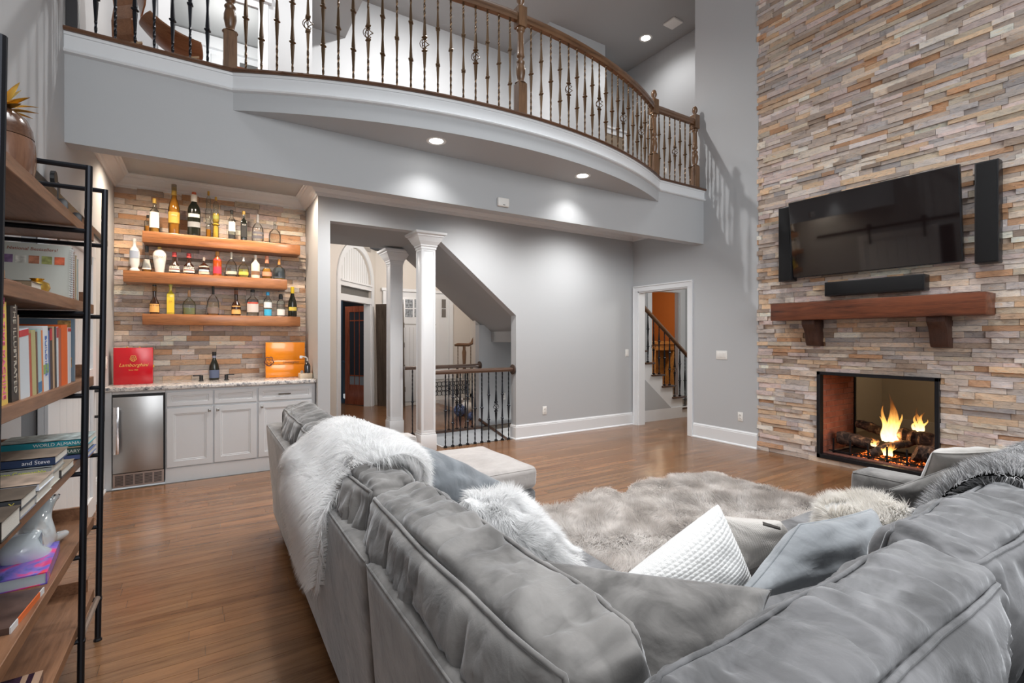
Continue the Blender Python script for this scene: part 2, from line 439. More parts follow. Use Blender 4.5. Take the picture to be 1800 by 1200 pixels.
# baseboards
def baseboard(path, name, h=.2, mat=TRIM, parent=None):
    b = MB(); b.sweep(path, [(0, 0), (-.030, 0), (-.030, .012), (-.022, .022), (-.016, .024), (-.016, h-.035), (-.013, h-.030), (-.013, h-.018), (-.006, h-.008), (-.004, h), (0, h)])
    return struct(b.build(name, mat, parent))
baseboard([(3.61, YB+.13), (3.61, YB), (XR, YB)], 'baseboard_back')
baseboard([(XR, 4.49), (XR, 3.54)], 'baseboard_right')
baseboard([(1.041, YB), (1.17, YB), (1.17, YB+.4)], 'baseboard_niche')
baseboard([(XL, 5.32), (XL, 5.735)], 'baseboard_left')
# --- doorway in the right wall
d = MB(); w_ = .087
d.prism([(DY0-w_, 0), (DY0, 0), (DY0, DZ), (DY1, DZ), (DY1, 0), (DY1+w_, 0), (DY1+w_, DZ+w_), (DY0-w_, DZ+w_)], 'X', XR-.020, XR+.001)
d.prism([(DY0-w_, 0), (DY0-w_+.018, 0), (DY0-w_+.018, DZ+w_-.018), (DY1+w_-.018, DZ+w_-.018), (DY1+w_-.018, 0), (DY1+w_, 0), (DY1+w_, DZ+w_), (DY0-w_, DZ+w_)], 'X', XR-.034, XR-.019)
d.box(XR-.002, XR+.135, DY0-.001, DY0+.018, 0, DZ).box(XR-.002, XR+.135, DY1-.018, DY1+.001, 0, DZ).box(XR-.002, XR+.135, DY0, DY1, DZ-.018, DZ)
struct(d.build('door_1', TRIM))
# --- floor planks
def in_floor(x, y):
    if y < YB+.05: return x > XL-.4 and x < XR+2.6 and y > -.6 and (x < XR+.05 or y > 3.6)
    if x > 2.62 and x < 3.95 and 5.77 < y < 6.70: return False
    return True
PW = .083
tints = []
stones_f = []
pl = []
rr = random.Random(3)
def plank_rows(x0, x1, y0, y1, skip=None):
    y = y0
    while y < y1-1e-6:
        x = x0-rr.random()*1.0
        while x < x1:
            L = rr.uniform(.45, 1.5); a, c = max(x, x0), min(x+L, x1)
            if c-a > .03:
                segs = [(a, c)]
                if skip and y+PW > skip[2] and y < skip[3]:
                    segs = []
                    if a < skip[0]: segs.append((a, min(c, skip[0])))
                    if c > skip[1]: segs.append((max(a, skip[1]), c))
                for a2, c2 in segs:
                    if c2-a2 > .03: pl.append((a2, c2, y, min(y+PW, y1)))
            x += L
        y += PW
plank_rows(XL, XR, .05, 5.692)
plank_rows(1.06, 5.2, 5.692, 11.3, (2.56, 4.9, 5.75, 6.72))
plank_rows(XR, 8.6, 3.9, 5.70)
def area_px(q):
    a, c, y0, y1 = q
    P = []
    for (x, y) in ((a, y0), (c, y0), (c, y1), (a, y1)):
        px, py, dd = proj((x, y, 0))
        if dd < .3: return 0
        P.append((min(max(px, 0), 1800), min(max(py, 0), 1200)))
    return abs(sum(P[i][0]*P[(i+1) % 4][1]-P[(i+1) % 4][0]*P[i][1] for i in range(4)))/2
def hidden(q):
    mx, my = (q[0]+q[1])/2, (q[2]+q[3])/2
    if .5 < mx < 3.6 and my < 1.3: return True
    if .5 < mx < 1.4 and my < 3.8: return True
    if 2.2 < mx < 4.1 and 1.3 < my < 2.9: return True
    if my > 5.8 or mx > 5.86: return False
    return False
pl.sort(key=lambda q: -(area_px(q) if not hidden(q) else 0))
b = MB(); b.box(XL, XR+.3, -1.2, 5.75, -.06, -.004).box(XR+.3, 8.7, 3.8, 5.75, -.06, -.004).box(1.06, 2.56, 5.75, 11.4, -.06, -.004).box(2.56, 5.3, 6.73, 11.4, -.06, -.004).box(2.56, 3.0, 5.75, 5.77, -.06, -.004)
FLOOR = struct(b.build('floor', DARKJ, origin=(0, 0, 0)))
def plank_vf(q):
    a, c, y0, y1 = q; g = .0009; h = .0
    a += g; c -= g; y0 += g; y1 -= g
    return [(a, y0, -.004), (c, y0, -.004), (c, y1, -.004), (a, y1, -.004), (a, y0, h), (c, y0, h), (c, y1, h), (a, y1, h)]
PF = [(4, 5, 6, 7), (0, 1, 5, 4), (1, 2, 6, 5), (2, 3, 7, 6), (3, 0, 4, 7), (3, 2, 1, 0)]
def ptint():
    t = rr.choice([.86, .94, 1.0, 1.0, 1.06, 1.14])*rr.uniform(.95, 1.05); w2 = rr.uniform(-.05, .05)
    return (t*(1+w2), t, t*(1-w2))
for q in pl[:300]:
    fast_mesh('plank', plank_vf(q), PF, PLANK, FLOOR, tint=[ptint()]*8)
V = []; F = []; T = []
for q in pl[300:]:
    base = len(V); V += plank_vf(q); F += [[i+base for i in f] for f in PF]; T += [ptint()]*8
o = fast_mesh('planks', V, F, PLANK, FLOOR, tint=T); o['kind'] = 'stuff'

# --- ledger stone walls
PAL = [(.50, .43, .36), (.42, .36, .31), (.55, .47, .38), (.36, .31, .27), (.60, .55, .50), (.46, .40, .38), (.52, .49, .48), (.34, .33, .33),
       (.50, .35, .22), (.42, .25, .14), (.56, .42, .28), (.47, .42, .33), (.63, .58, .50), (.40, .37, .34), (.30, .24, .19), (.52, .44, .42)]
def ledge(parent, axis, plane, sgn, a0, a1, z0, z1, hole, maxobj, rs, rowh=(.032, .052), len_=(.09, .34), bright=1.0, bend=None, dep=(.004, .030)):
    """rows of split stones; axis 'Y' runs along Y with fronts facing -X, axis 'X' along X with fronts facing -Y"""
    S = []; z = z0
    cuts = [z0]
    stops = [s for s in ([hole[2], hole[3]] if hole else []) if z0 < s < z1]+[z1]
    for st in stops:
        while cuts[-1] < st-1e-6:
            h = rs.uniform(*rowh); nz = cuts[-1]+h
            if nz > st-rowh[0]*.8: nz = st
            cuts.append(nz)
    for k in range(len(cuts)-1):
        u = a0-rs.random()*.2; zz0, zz1 = cuts[k], cuts[k+1]
        while u < a1:
            L = rs.uniform(*len_); s0, s1 = max(u, a0), min(u+L, a1); u += L
            if s1-s0 < .015: continue
            segs = [(s0, s1)]
            if hole and zz0 >= hole[2]-1e-4 and zz1 <= hole[3]+1e-4:
                segs = []
                if s0 < hole[0]: segs.append((s0, min(s1, hole[0])))
                if s1 > hole[1]: segs.append((max(s0, hole[1]), s1))
            for q0, q1 in segs:
                if q1-q0 > .01: S.append((q0, q1, zz0, zz1, rs.uniform(*dep)*rs.choice([.6, 1, 1, 1.15])))
    def px_area(q):
        m = (q[0]+q[1])/2; P3 = (plane, m, (q[2]+q[3])/2) if axis == 'Y' else (m, plane, (q[2]+q[3])/2)
        px, py, dd = proj(P3)
        if dd < .3 or px < -10 or px > 1810 or py < -10 or py > 1210: return 0
        return (q[1]-q[0])*(q[3]-q[2])/dd**2
    S.sort(key=lambda q: -px_area(q))
    def vf(q):
        s0, s1, b0, b1, dp = q; g = .0012; nx = 4
        vs = []
        for i in range(nx):
            t = i/(nx-1); s = s0+g+(s1-s0-2*g)*t
            for zi, zz in ((0, b0+g), (1, b1-g)):
                e = 0 if 0 < i < nx-1 else 1
                dd = dp + rs.uniform(-.004, .004) - (.002*e)
                vs.append((s, zz, dd))
        for i in (0, nx-1):
            for zz in (b0+g, b1-g): vs.append((vs[i*2][0], zz, -.03))
        out = []
        for s, zz, dd in vs:
            out.append((plane-sgn*dd*1.0, s, zz) if axis == 'Y' else (s, plane-sgn*dd, zz))
        n = nx*2
        fs = [(i*2, i*2+2, i*2+3, i*2+1) for i in range(nx-1)]
        fs += [(n, 0, 1, n+1), (nx*2-2, n+2, n+3, nx*2-1)]
        top = [tuple([n+1]+[i*2+1 for i in range(nx)]+[n+3])]; bot = [tuple([n+2]+[i*2 for i in reversed(range(nx))]+[n])]
        return out, fs, top+bot
    def tc():
        c = rs.choice(PAL); k = rs.uniform(.82, 1.2)*bright; g = rs.uniform(0, .22); m = sum(c)/3
        return tuple(min(.85, (x*(1-g)+m*g)*k*w3) for x, w3 in zip(c, (1.01, .97, .965)))
    def tris(fs, tb):
        r = []
        for f in fs: r += [f[:3], (f[0], f[2], f[3])]
        for f in tb: r += [(f[0], f[i], f[i+1]) for i in range(1, len(f)-1)]
        return r
    for q in S[:maxobj]:
        v, fs, tb = vf(q); c = tc(); fast_mesh('stone', v, tris(fs, tb), STONE, parent, tint=[c]*len(v))
    V = []; F = []; T = []
    for q in S[maxobj:]:
        v, fs, tb = vf(q); n0 = len(V); V += v; F += [tuple(i+n0 for i in f) for f in tris(fs, tb)]; T += [tc()]*len(v)
    if V:
        o = fast_mesh('stones', V, F, STONE, parent, tint=T); o['kind'] = 'stuff'
FP = (1.745, 2.828, .055, 1.018)     # firebox opening Y0,Y1,Z0,Z1
b = MB(); b.box(XR+.02, XR+.16, FP[1], 3.53, 0, ZTOP).box(XR+.02, XR+.16, -1.2, FP[0], 0, ZTOP).box(XR+.02, XR+.16, FP[0], FP[1], FP[3], ZTOP).box(XR+.02, XR+.16, FP[0], FP[1], 0, FP[2])
WF = struct(b.build('wall_fireplace', DARKJ, origin=(XR, 2, 0)))
ledge(WF, 'Y', XR+.015, 1, -.2, 3.545, 0.0, 6.6, FP, 300, random.Random(11), rowh=(.036, .062), len_=(.10, .38), bright=1.32)
b = MB(); b.box(XL, 1.041, 6.415, 6.43, .9, ZC)
WN = struct(b.build('wall_niche_stone', DARKJ, origin=(0, 6.42, .9)))
ledge(WN, 'X', 6.412, 1, XL, 1.041, .935, 2.955, None, 300, random.Random(5), rowh=(.036, .062), len_=(.12, .36), bright=1.3)
for ch in WN.children: pass

# --- upper storey
b = MB()
b.box(XL, -.40, 6.85, 6.97, ZU, ZTOP).box(.62, 1.196, 6.85, 6.97, ZU, ZTOP).box(-.40, .62, 6.85, 6.97, 5.56, ZTOP)
b.box(1.08, 1.196, 6.97, 8.05, ZU, ZTOP)
b.box(1.196, 5.2, 8.05, 8.17, ZU, ZTOP)
b.box(5.08, 5.2, 6.85, 8.05, ZU, ZTOP).box(5.2, 6.38, 6.85, 6.97, ZU, ZTOP).box(6.26, 6.38, 6.97, 7.30, ZU, ZTOP)
b.box(6.38, 8.4, 7.30, 7.42, ZU, ZTOP)
b.box(7.40, 7.52, 3.6, 7.30, ZU, ZTOP)
struct(b.build('wall_upper', WALL))
b = MB(); b.box(XL-.12, 8.6, -1.6, 8.6, ZTOP, ZTOP+.1)
struct(b.build('ceiling', CEIL))
# upper left door casing and the white room behind it
d = MB(); w_ = .11
d.prism([(-.40-w_+.06, ZU), (-.40+.06, ZU), (-.40+.06, 5.50), (.62-.06, 5.50), (.62-.06, ZU), (.62-.06+w_, ZU), (.62-.06+w_, 5.62), (-.40-w_+.06, 5.62)], 'Y', 6.825, 6.851)
d.box(-.40-w_+.02, .62+w_-.02, 6.80, 6.85, 5.60, 5.66).box(-.40-w_, .62+w_, 6.785, 6.85, 5.66, 5.70)
d.box(-.40, -.38, 6.84, 7.0, ZU, 5.5).box(.60, .62, 6.84, 7.0, ZU, 5.5)
struct(d.build('door_4', TRIM))
d = MB(); dy = 7.285
d.box(6.50, 6.60, dy-.02, dy+.016, ZU, 5.50).box(7.28, 7.36, dy-.02, dy+.016, ZU, 5.50).box(6.50, 7.36, dy-.02, dy+.016, 5.50, 5.60).box(6.47, 7.39, dy-.045, dy+.016, 5.60, 5.64)
DR5 = struct(d.build('door_5', TRIM))
d = MB(); d.box(6.60, 7.28, dy-.005, dy+.010, ZU, 5.50)
for (a, c) in ((3.6, 4.4), (4.5, 5.35)): d.box(6.70, 6.91, dy-.012, dy-.004, a, c).box(6.97, 7.18, dy-.012, dy-.004, a, c)
d.build('door_leaf', plain('taupe_door', (.30, .24, .18), .5), DR5)
# room behind the upper left door
b = MB(); b.box(-1.4, 1.9, 9.6, 9.7, ZU, 6.2).box(-1.4, 1.9, 6.97, 9.7, 6.2, 6.3).box(-1.5, -1.4, 6.97, 9.7, ZU, 6.2).box(1.9, 2.0, 8.17, 9.7, ZU, 6.2).box(-1.4, 1.9, 6.97, 9.7, 3.3, ZU)
struct(b.build('wall_upper_room', CEIL))
cb = thing('wall_cabinet', 'white panelled built-in cabinet in the upstairs room behind the railing', 'cabinet', (.2, 9.35, ZU))
b = MB(); b.box(-1.2, 1.7, 9.15, 9.59, ZU, 6.0); b.box(-1.2, 1.7, 9.08, 9.59, 6.0, 6.18)
b.build('body', TRIM, cb)
for i in range(7):
    x = -1.12+i*.4
    if i == 4:
        b = MB(); b.box(x, x+.33, 9.135, 9.152, 3.6, 5.9); b.build('shelf_shade', plain('cab_shadow', (.12, .12, .12), .8), cb)  # flat dark panel, paints the shade of an open compartment
    else:
        b = MB(); b.box(x, x+.36, 9.125, 9.15, 3.55, 5.92); b.box(x+.06, x+.30, 9.118, 9.13, 3.65, 5.8); b.build('door', TRIM, cb, bevel=.004)
es = thing('easel', 'reddish wooden easel frame seen through the upstairs doorway', 'easel', (.55, 7.6, ZU))
b = MB()
for dx in (-.30, .10):
    b.box(.50+dx, .55+dx, 7.55, 7.62, ZU, 5.1)
b.box(.2, .65, 7.55, 7.60, 4.2, 4.27).box(.2, .65, 7.55, 7.60, 4.98, 5.06)
b.build('frame', wood('red_wood', (.20, .05, .02), (.42, .14, .06), 'Z'), es)
b = MB(); b.tube([(.40, 7.62, 5.05), (.42, 8.1, ZU)], .02, 6); b.build('leg', MATS['red_wood'], es)

# --- barn door, casing on the left wall
bd = thing('barn_door', 'white board sliding door on black rail on the left wall behind the bookcase', 'door', (XL+.03, 4.3, 0))
b = MB()
for i in range(8):
    y0 = 3.64+i*.174; mb = MB(); mb.box(XL+.012, XL+.040, y0+.0015, y0+.1725, .03, 2.15); mb.build('board', TRIM, bd, bevel=.003, seg=1)
b = MB(); b.box(XL+.040, XL+.058, 3.64, 5.03, .03, .17).box(XL+.040, XL+.058, 3.64, 5.03, 2.02, 2.15).box(XL+.040, XL+.058, 3.64, 3.76, .17, 2.02).box(XL+.040, XL+.058, 4.91, 5.03, .17, 2.02)
b.box(XL+.040, XL+.058, 3.76, 4.91, 1.04, 1.16)
b.build('frame', TRIM, bd, bevel=.002, seg=1)
b = MB(); b.box(XL+.10, XL+.12, 4.965, 4.985, .74, 1.02).box(XL+.055, XL+.11, 4.965, 4.985, .77, .79).box(XL+.055, XL+.11, 4.965, 4.985, .97, .99)
b.build('handle', BLACK, bd)
b = MB(); b.box(XL+.004, XL+.022, 2.6, 5.86, 2.25, 2.30)
for y in (2.7, 3.5, 4.4, 5.2): b.lathe([(.012, 0), (.012, .02)], n=8, M=Matrix.Translation((XL+.0, y, 2.275)) @ Matrix.Rotation(PI/2, 4, 'Y'))
b.build('rail', BLACK, bd)
for y in (3.85, 4.8):
    b = MB(); b.box(XL+.058, XL+.064, y-.02, y+.02, 1.95, 2.31); b.lathe([(.045, 0), (.045, .02)], n=16, M=Matrix.Translation((XL+.03, y, 2.33)) @ Matrix.Rotation(PI/2, 4, 'Y'))
    b.build('hanger', BLACK, bd)

# --- switches and outlets
def plate(kind, label, c, nrm, w=.07, h=.115, gang=1, group=None):
    """c centre on the wall, nrm axis: '-X' or '-Y' or '+X'"""
    t = thing(kind, label, 'switch' if 'switch' in kind else 'outlet', c, group)
    M = {'-X': Matrix.Rotation(-PI/2, 4, 'Z'), '-Y': Matrix.Identity(4), '+X': Matrix.Rotation(PI/2, 4, 'Z')}[nrm]
    M = Matrix.Translation(c) @ M
    b = MB(); b.box(-w/2, w/2, -.006, .0005, -h/2, h/2, M=M); b.build('cover_plate', plain('plate_white', (.82, .81, .78), .3), t, bevel=.002, seg=2)
    for g in range(gang):
        x = (g-(gang-1)/2)*.046
        b = MB()
        if 'switch' in kind: b.box(x-.016, x+.016, -.010, -.005, -.033, .033, M=M); b.build('rocker', MATS['plate_white'], t, bevel=.002)
        else:
            for dz in (-.021, .021):
                b.lathe([(.016, 0), (.016, .003)], n=12, M=M @ Matrix.Translation((x, -.006, dz)) @ Matrix.Rotation(PI/2, 4, 'X'))
            b.build('socket', MATS['plate_white'], t)
            for dz in (-.021, .021):
                for dx in (-.006, .006): b = MB(); b.box(x+dx-.0015, x+dx+.0015, -.0105, -.0085, dz-.006, dz+.006, M=M); b.build('slot', BLACK, t)
    return t
plate('wall_switch', 'single white wall switch on the back wall left of the doorway', (5.716, YB, 1.154), '-Y')
plate('wall_switch', 'triple white wall switch between the doorway and the stone wall', (XR, 4.04, 1.165), '-X', w=.165, gang=3)
plate('wall_switch', 'white wall switch in the bar niche beside the red box', (XL, 5.914, 1.165), '+X')
plate('power_outlet', 'white outlet low on the back wall right of the stair opening', (4.089, YB, .364), '-Y')
plate('power_outlet', 'white outlet low on the wall beside the stone fireplace', (XR, 3.77, .378), '-X')
plate('wall_switch', 'white switch plate on the upstairs hallway wall behind the railing', (7.40, 6.30, 4.55), '-X')
plate('power_outlet', 'white outlet on the stairwell wall behind the iron railing', (4.10, 6.78, .45), '-Y')
wb = thing('motion_sensor', 'small white sensor box on the soffit under the balcony', 'sensor', (2.597, YF, 2.775))
b = MB(); b.box(2.53, 2.665, YF-.035, YF+.001, 2.745, 2.835); b.build('housing', MATS['plate_white'], wb, bevel=.012, seg=3)
b = MB(); b.box(2.585, 2.61, YF-.037, YF-.034, 2.758, 2.764); b.build('lens', BLACK, wb)
# recessed lights
def can(x, y, z, label, on=True, group=None, r=.075):
    t = thing('recessed_light', label, 'light', (x, y, z), group)
    b = MB(); b.lathe([(r*.78, .0), (r, -.004), (r*1.15, -.004), (r*1.2, 0.001), (r*1.1, .001), (r*.78, .001)], (x, y, z), 24, cap=False)
    b.build('trim_ring', MATS['plate_white'], t)
    b = MB(); b.lathe([(r*.8, -.001), (r*.5, -.0025), (.001, -.003)], (x, y, z), 24, cap=False)
    b.build('lamp_lens', emit('lamp_glow', (1, .97, .92), 14), t)
    return t
can(1.742, 4.037, 3.147, 'left round downlight in the balcony underside')
can(3.455, 4.062, 3.147, 'right round downlight in the balcony underside')
can(6.857, 6.289, ZTOP, 'bright round downlight in the upstairs ceiling', r=.10)
v = thing('ceiling_vent', 'square off-white vent cover on the upstairs ceiling near the bright light', 'vent', (6.92, 5.71, ZTOP))
b = MB(); b.box(6.80, 7.04, 5.60, 5.84, ZTOP-.03, ZTOP+.001); b.build('cover', MATS['plate_white'], v, bevel=.008)
# ================================================================== BALCONY RAILING
def square_twist(segs, c=(0, 0, 0)):
    """segs: list (z, r, twist) rings of a 4-sided bar"""
    b = MB(); b.lathe([(r, z) for z, r, t in segs], c, 4, twist=[t for z, r, t in segs]); return b
def bal_profile(kind, h):
    r0 = .0095; R = []
    def tw(z0, z1, n, t0):
        for i in range(n+1): R.append((z0+(z1-z0)*i/n, r0, t0+i*.55))
        return t0+n*.55
    def swell(z0, z1, t, up):
        # plain tapered section widening to the knuckle
        for i in range(3):
            u = i/2; R.append((z0+(z1-z0)*u, r0*(1+(.75*u if up else .75*(1-u))), t))
    def knuckle(z, t):
        for dz, r in ((-.018, .016), (-.014, .013), (-.004, .026), (.004, .026), (.014, .013), (.018, .016)): R.append((z+dz, r, t))
    if kind == 'single':
        t = tw(0, h*.32, 14, 0); swell(h*.32, h*.48, t, True); knuckle(h*.50, t); swell(h*.52, h*.68, t, False); tw(h*.68, h, 14, t)
    elif kind == 'double':
        t = tw(0, h*.16, 8, 0); swell(h*.16, h*.30, t, True); knuckle(h*.325, t); swell(h*.345, h*.48, t, False); swell(h*.52, h*.655, t, True); knuckle(h*.675, t); swell(h*.70, h*.84, t, False); tw(h*.84, h, 8, t)
    else:
        t = tw(0, h*.28, 12, 0); swell(h*.28, h*.415, t, True); knuckle(h*.435, t)
        R.append((h*.45, .006, t)); R.append((h*.55, .006, t)); knuckle(h*.565, t); swell(h*.585, h*.72, t, False); tw(h*.72, h, 12, t)
    return R
def baluster_mesh(kind, h, mat):
    b = square_twist(bal_profile(kind, h))
    if kind == 'basket':
        for k in range(4):
            pts = []
            for i in range(9):
                u = i/8; a = k*PI/2+u*PI*.9; r = .036*math.sin(PI*u)**.8+.004
                pts.append((r*math.cos(a), r*math.sin(a), h*(.452+.096*u)))
            b.tube(pts, .0036, 4)
    if h < 1.0: b.box(-.016, .016, -.016, .016, 0, .022)
    o = b.build('baluster', mat, None, local=True); me = o.data; D.objects.remove(o); return me
_bm = {}
def put_baluster(kind, p, h, mat, parent, rot=0):
    key = (kind, round(h, 2), mat.name)
    if key not in _bm: _bm[key] = baluster_mesh(kind, h, mat)
    o = D.objects.new('baluster', _bm[key]); COL.objects.link(o); o.parent = parent
    o.location = Vector(p)-_org(parent); o.rotation_euler = (0, 0, rot); return o
rail = thing('balcony_railing', 'turned wood and twisted bronze iron railing along the bowed balcony edge', 'railing', (2.5, YF+.06, 3.452))
HB = 4.345-3.452
def rp_at(x):
    if x <= .183 or x >= 4.945: return YF+.07
    for i in range(len(BOW)-1):
        if BOW[i][0] <= x <= BOW[i+1][0]:
            u = (x-BOW[i][0])/(BOW[i+1][0]-BOW[i][0]); return BOW[i][1]*(1-u)+BOW[i+1][1]*u+.07
    return YF+.07
seq = ['basket', 'double', 'single', 'double']
NEW = [(-.75, 'half'), (.165, 'n'), (2.50, 'n'), (4.93, 'n'), (5.76, 'n')]
def newel(x, y, half=False):
    b = MB(); w2 = .046; z0 = 3.452
    pr_ = [(w2, 0), (w2, .33)]
    b.box(x-w2, x+w2, y-w2, y+w2, z0, z0+.32)
    b.lathe([(w2*1.25, .32), (w2*.9, .335), (w2*.62, .345), (w2*.75, .37), (w2*.98, .42), (w2*.95, .46), (w2*.7, .50), (w2*.88, .515), (w2*.88, .525), (w2*.55, .54), (w2*.5, .555), (w2*.82, .57), (w2*.82, .585), (w2*.72, .60), (w2*.60, .78), (w2*.66, .80), (w2*.88, .81), (w2*.88, .83), (w2*.8, .84)], (x, y, z0), 20)
    b.box(x-w2, x+w2, y-w2, y+w2, z0+.84, z0+1.03)
    b.lathe([(w2*.95, 1.03), (w2*.55, 1.045), (w2*.45, 1.055), (w2*.75, 1.08), (w2*.82, 1.10), (w2*.7, 1.13), (w2*.35, 1.155), (.001, 1.16)], (x, y, z0), 20)
    return b.build('newel_post', RAILZ, rail, bevel=.003, seg=1, smooth='auto')
for x, k in NEW:
    if k == 'half':
        b = MB(); b.box(XL+.001, XL+.06, YF+.03, YF+.115, 3.452, 4.45); b.build('wall_post', plain('dark_post', (.03, .03, .033), .4), rail)
    else: newel(x, rp_at(x))
# handrail: wooden moulded section swept along the same line
hp = [(XL, YF+.07), (.165, YF+.07)]+[(x, rp_at(x)) for x in np.linspace(.3, 4.8, 40)]+[(4.93, YF+.07), (5.78, YF+.07)]
prof = [(-.024, 4.345), (.024, 4.345), (.026, 4.372), (.034, 4.382), (.034, 4.398), (.028, 4.418), (.012, 4.430), (-.012, 4.430), (-.028, 4.418), (-.034, 4.398), (-.034, 4.382), (-.026, 4.372)]
b = MB(); b.sweep(hp, prof); b.build('handrail', RAILW, rail, smooth='auto')
XS1 = [-.64, -.534, -.424, -.313, -.203, -.095, .016]
for i, x in enumerate(XS1):
    put_baluster('double' if i % 2 == 0 else 'single', (x, YF+.07, 3.452), HB, IRON, rail)
# along the bow: equal steps between the newels, pattern as in the photograph
def arc_run(x0, x1, n, kinds):
    xs = np.linspace(x0, x1, 400); L = [0]
    for i in range(1, 400): L.append(L[-1]+math.hypot(xs[i]-xs[i-1], rp_at(xs[i])-rp_at(xs[i-1])))
    for k in range(n):
        s = L[-1]*(k+1)/(n+1); x = float(np.interp(s, L, xs))
        put_baluster(kinds[k], (x, rp_at(x), 3.452), HB, BRONZE, rail, math.atan2(rp_at(x+.01)-rp_at(x-.01), .02))
kl = ['double', 'double', 'single', 'double', 'basket', 'double', 'single', 'double', 'basket', 'double', 'single', 'double', 'basket', 'double', 'single', 'double', 'basket', 'double', 'single', 'double', 'single']
arc_run(.165, 2.50, 20, ['single', 'double', 'single', 'double', 'basket', 'double', 'single', 'double', 'basket', 'double', 'single', 'double', 'basket', 'double', 'single', 'double', 'basket', 'double', 'single', 'double'][:20])
arc_run(2.50, 4.93, 20, ['single', 'double', 'single', 'double', 'basket', 'double', 'single', 'double', 'basket', 'double', 'single', 'double', 'basket', 'double', 'single', 'double', 'basket', 'double', 'single', 'double'])
for i in range(7):
    put_baluster(['double', 'single', 'double', 'basket', 'double', 'single', 'double'][i], (4.93+.83*(i+1)/8, YF+.07, 3.452), HB, BRONZE, rail)
# upstairs wooden shell chair
PLY = wood('plywood_walnut', (.16, .065, .03), (.36, .17, .085), 'X', rough=.35, scale=.6, coat=.2)
PLYE = plain('plywood_edge', (.55, .38, .22), .5)
ch = thing('lounge_chair', 'moulded plywood lounge chair lying low behind the upstairs railing', 'chair', (-.3, 4.85, 3.452))
def shell(cx, cy, cz, wx, wy, th, curv, rx, ry, rz, nm, n=16):
    M = Matrix.Translation((cx, cy, cz)) @ Matrix.Rotation(rz, 4, 'Z') @ Matrix.Rotation(ry, 4, 'Y') @ Matrix.Rotation(rx, 4, 'X')
    vs = []; fs = []
    for sgn in (1, -1):
        for i in range(n+1):
            for j in range(n+1):
                u = -1+2*i/n; v = -1+2*j/n
                # squircle outline
                x = u*math.sqrt(1-.38*v*v)*wx/2; y = v*math.sqrt(1-.38*u*u)*wy/2
                z = curv[0]*u*u+curv[1]*v*v+sgn*th/2
                vs.append(M @ Vector((x, y, z)))
    m = (n+1)**2
    for i in range(n):
        for j in range(n):
            a = i*(n+1)+j; fs.append((a, a+n+1, a+n+2, a+1)); fs.append((m+a, m+a+1, m+a+n+2, m+a+n+1))
    for i in range(n):
        for (a, c) in ((i*(n+1), (i+1)*(n+1)), (i*(n+1)+n, (i+1)*(n+1)+n), (i, i+1), (n*(n+1)+i, n*(n+1)+i+1)): fs.append((a, c, m+c, m+a))
    b = MB(); b.add(vs, fs); return b.build(nm, PLY, ch, smooth='auto')
shell(-.245, 4.84, 3.765, .45, .40, .012, (.05, .045), 0, .34, .12, 'seat')
shell(-.45, 4.84, 4.09, .36, .44, .012, (-.03, .03), 0, 1.30, .12, 'backrest')
path_ = [(-.60, 4.32), (-.575, 4.10), (-.555, 3.98), (-.575, 3.86), (-.570, 3.74), (-.50, 3.655), (-.40, 3.655), (-.30, 3.685)]
q_ = []
for i in range(len(path_)-1):
    for k in range(4): u = k/4; q_.append((path_[i][0]*(1-u)+path_[i+1][0]*u, path_[i][1]*(1-u)+path_[i+1][1]*u))
q_.append(path_[-1]); b = MB(); b.prism(q_+[(x+.016, z+.012) for x, z in reversed(q_)], 'Y', 4.77, 4.95); RZ = Matrix.Translation((-.5, 4.86, 0)) @ Matrix.Rotation(.85, 4, 'Z') @ Matrix.Translation((.5, -4.86, 0)); b.v = [tuple(RZ @ Vector(v)) for v in b.v]; b.build('spine', PLY, ch)
for y0 in (4.70, 4.98):
    for fx_ in (-.47, -.10):
        b = MB(); b.prism([(fx_-.08, 3.452), (fx_-.062, 3.452), (fx_-.01, 3.635), (fx_+.06, 3.665), (fx_+.06, 3.68), (fx_-.025, 3.65)], 'Y', y0, y0+.05); b.build('leg', PLYE, ch)

# ================================================================== BAR
CF = 5.74
cab = thing('base_cabinet', 'pale grey base cabinet with three drawers and raised panel doors under the stone counter', 'cabinet', (.1, 6.05, 0))
b = MB(); b.box(-.325, 1.035, CF+.02, 6.40, 0, .905); b.box(XL+.002, -.725, CF, 6.40, 0, .905).box(-.725, -.325, CF+.01, 6.40, .872, .905)
b.box(-.325, 1.035, CF+.008, CF+.021, 0, .135)
b.build('body', CABM, cab, bevel=.002, seg=1)
def panel_front(nm, x0, x1, z0, z1, fr=.055, parent=cab):
    y = CF; rings = [(0, .020), (0, .002), (.002, 0), (fr, 0), (fr+.004, .006), (fr+.012, .006), (fr+.018, .010), (fr+.03, .010)]
    vs = []; fs = []
    for d_, dp in rings:
        vs += [(x0+d_, y+dp, z0+d_), (x1-d_, y+dp, z0+d_), (x1-d_, y+dp, z1-d_), (x0+d_, y+dp, z1-d_)]
    for k in range(len(rings)-1):
        for i in range(4):
            j = (i+1) % 4; fs.append((k*4+i, k*4+j, k*4+4+j, k*4+4+i))
    m = (len(rings)-1)*4; fs.append((m, m+1, m+2, m+3)); fs.append((3, 2, 1, 0))
    b = MB(); b.add(vs, fs); return b.build(nm, CABM, parent)
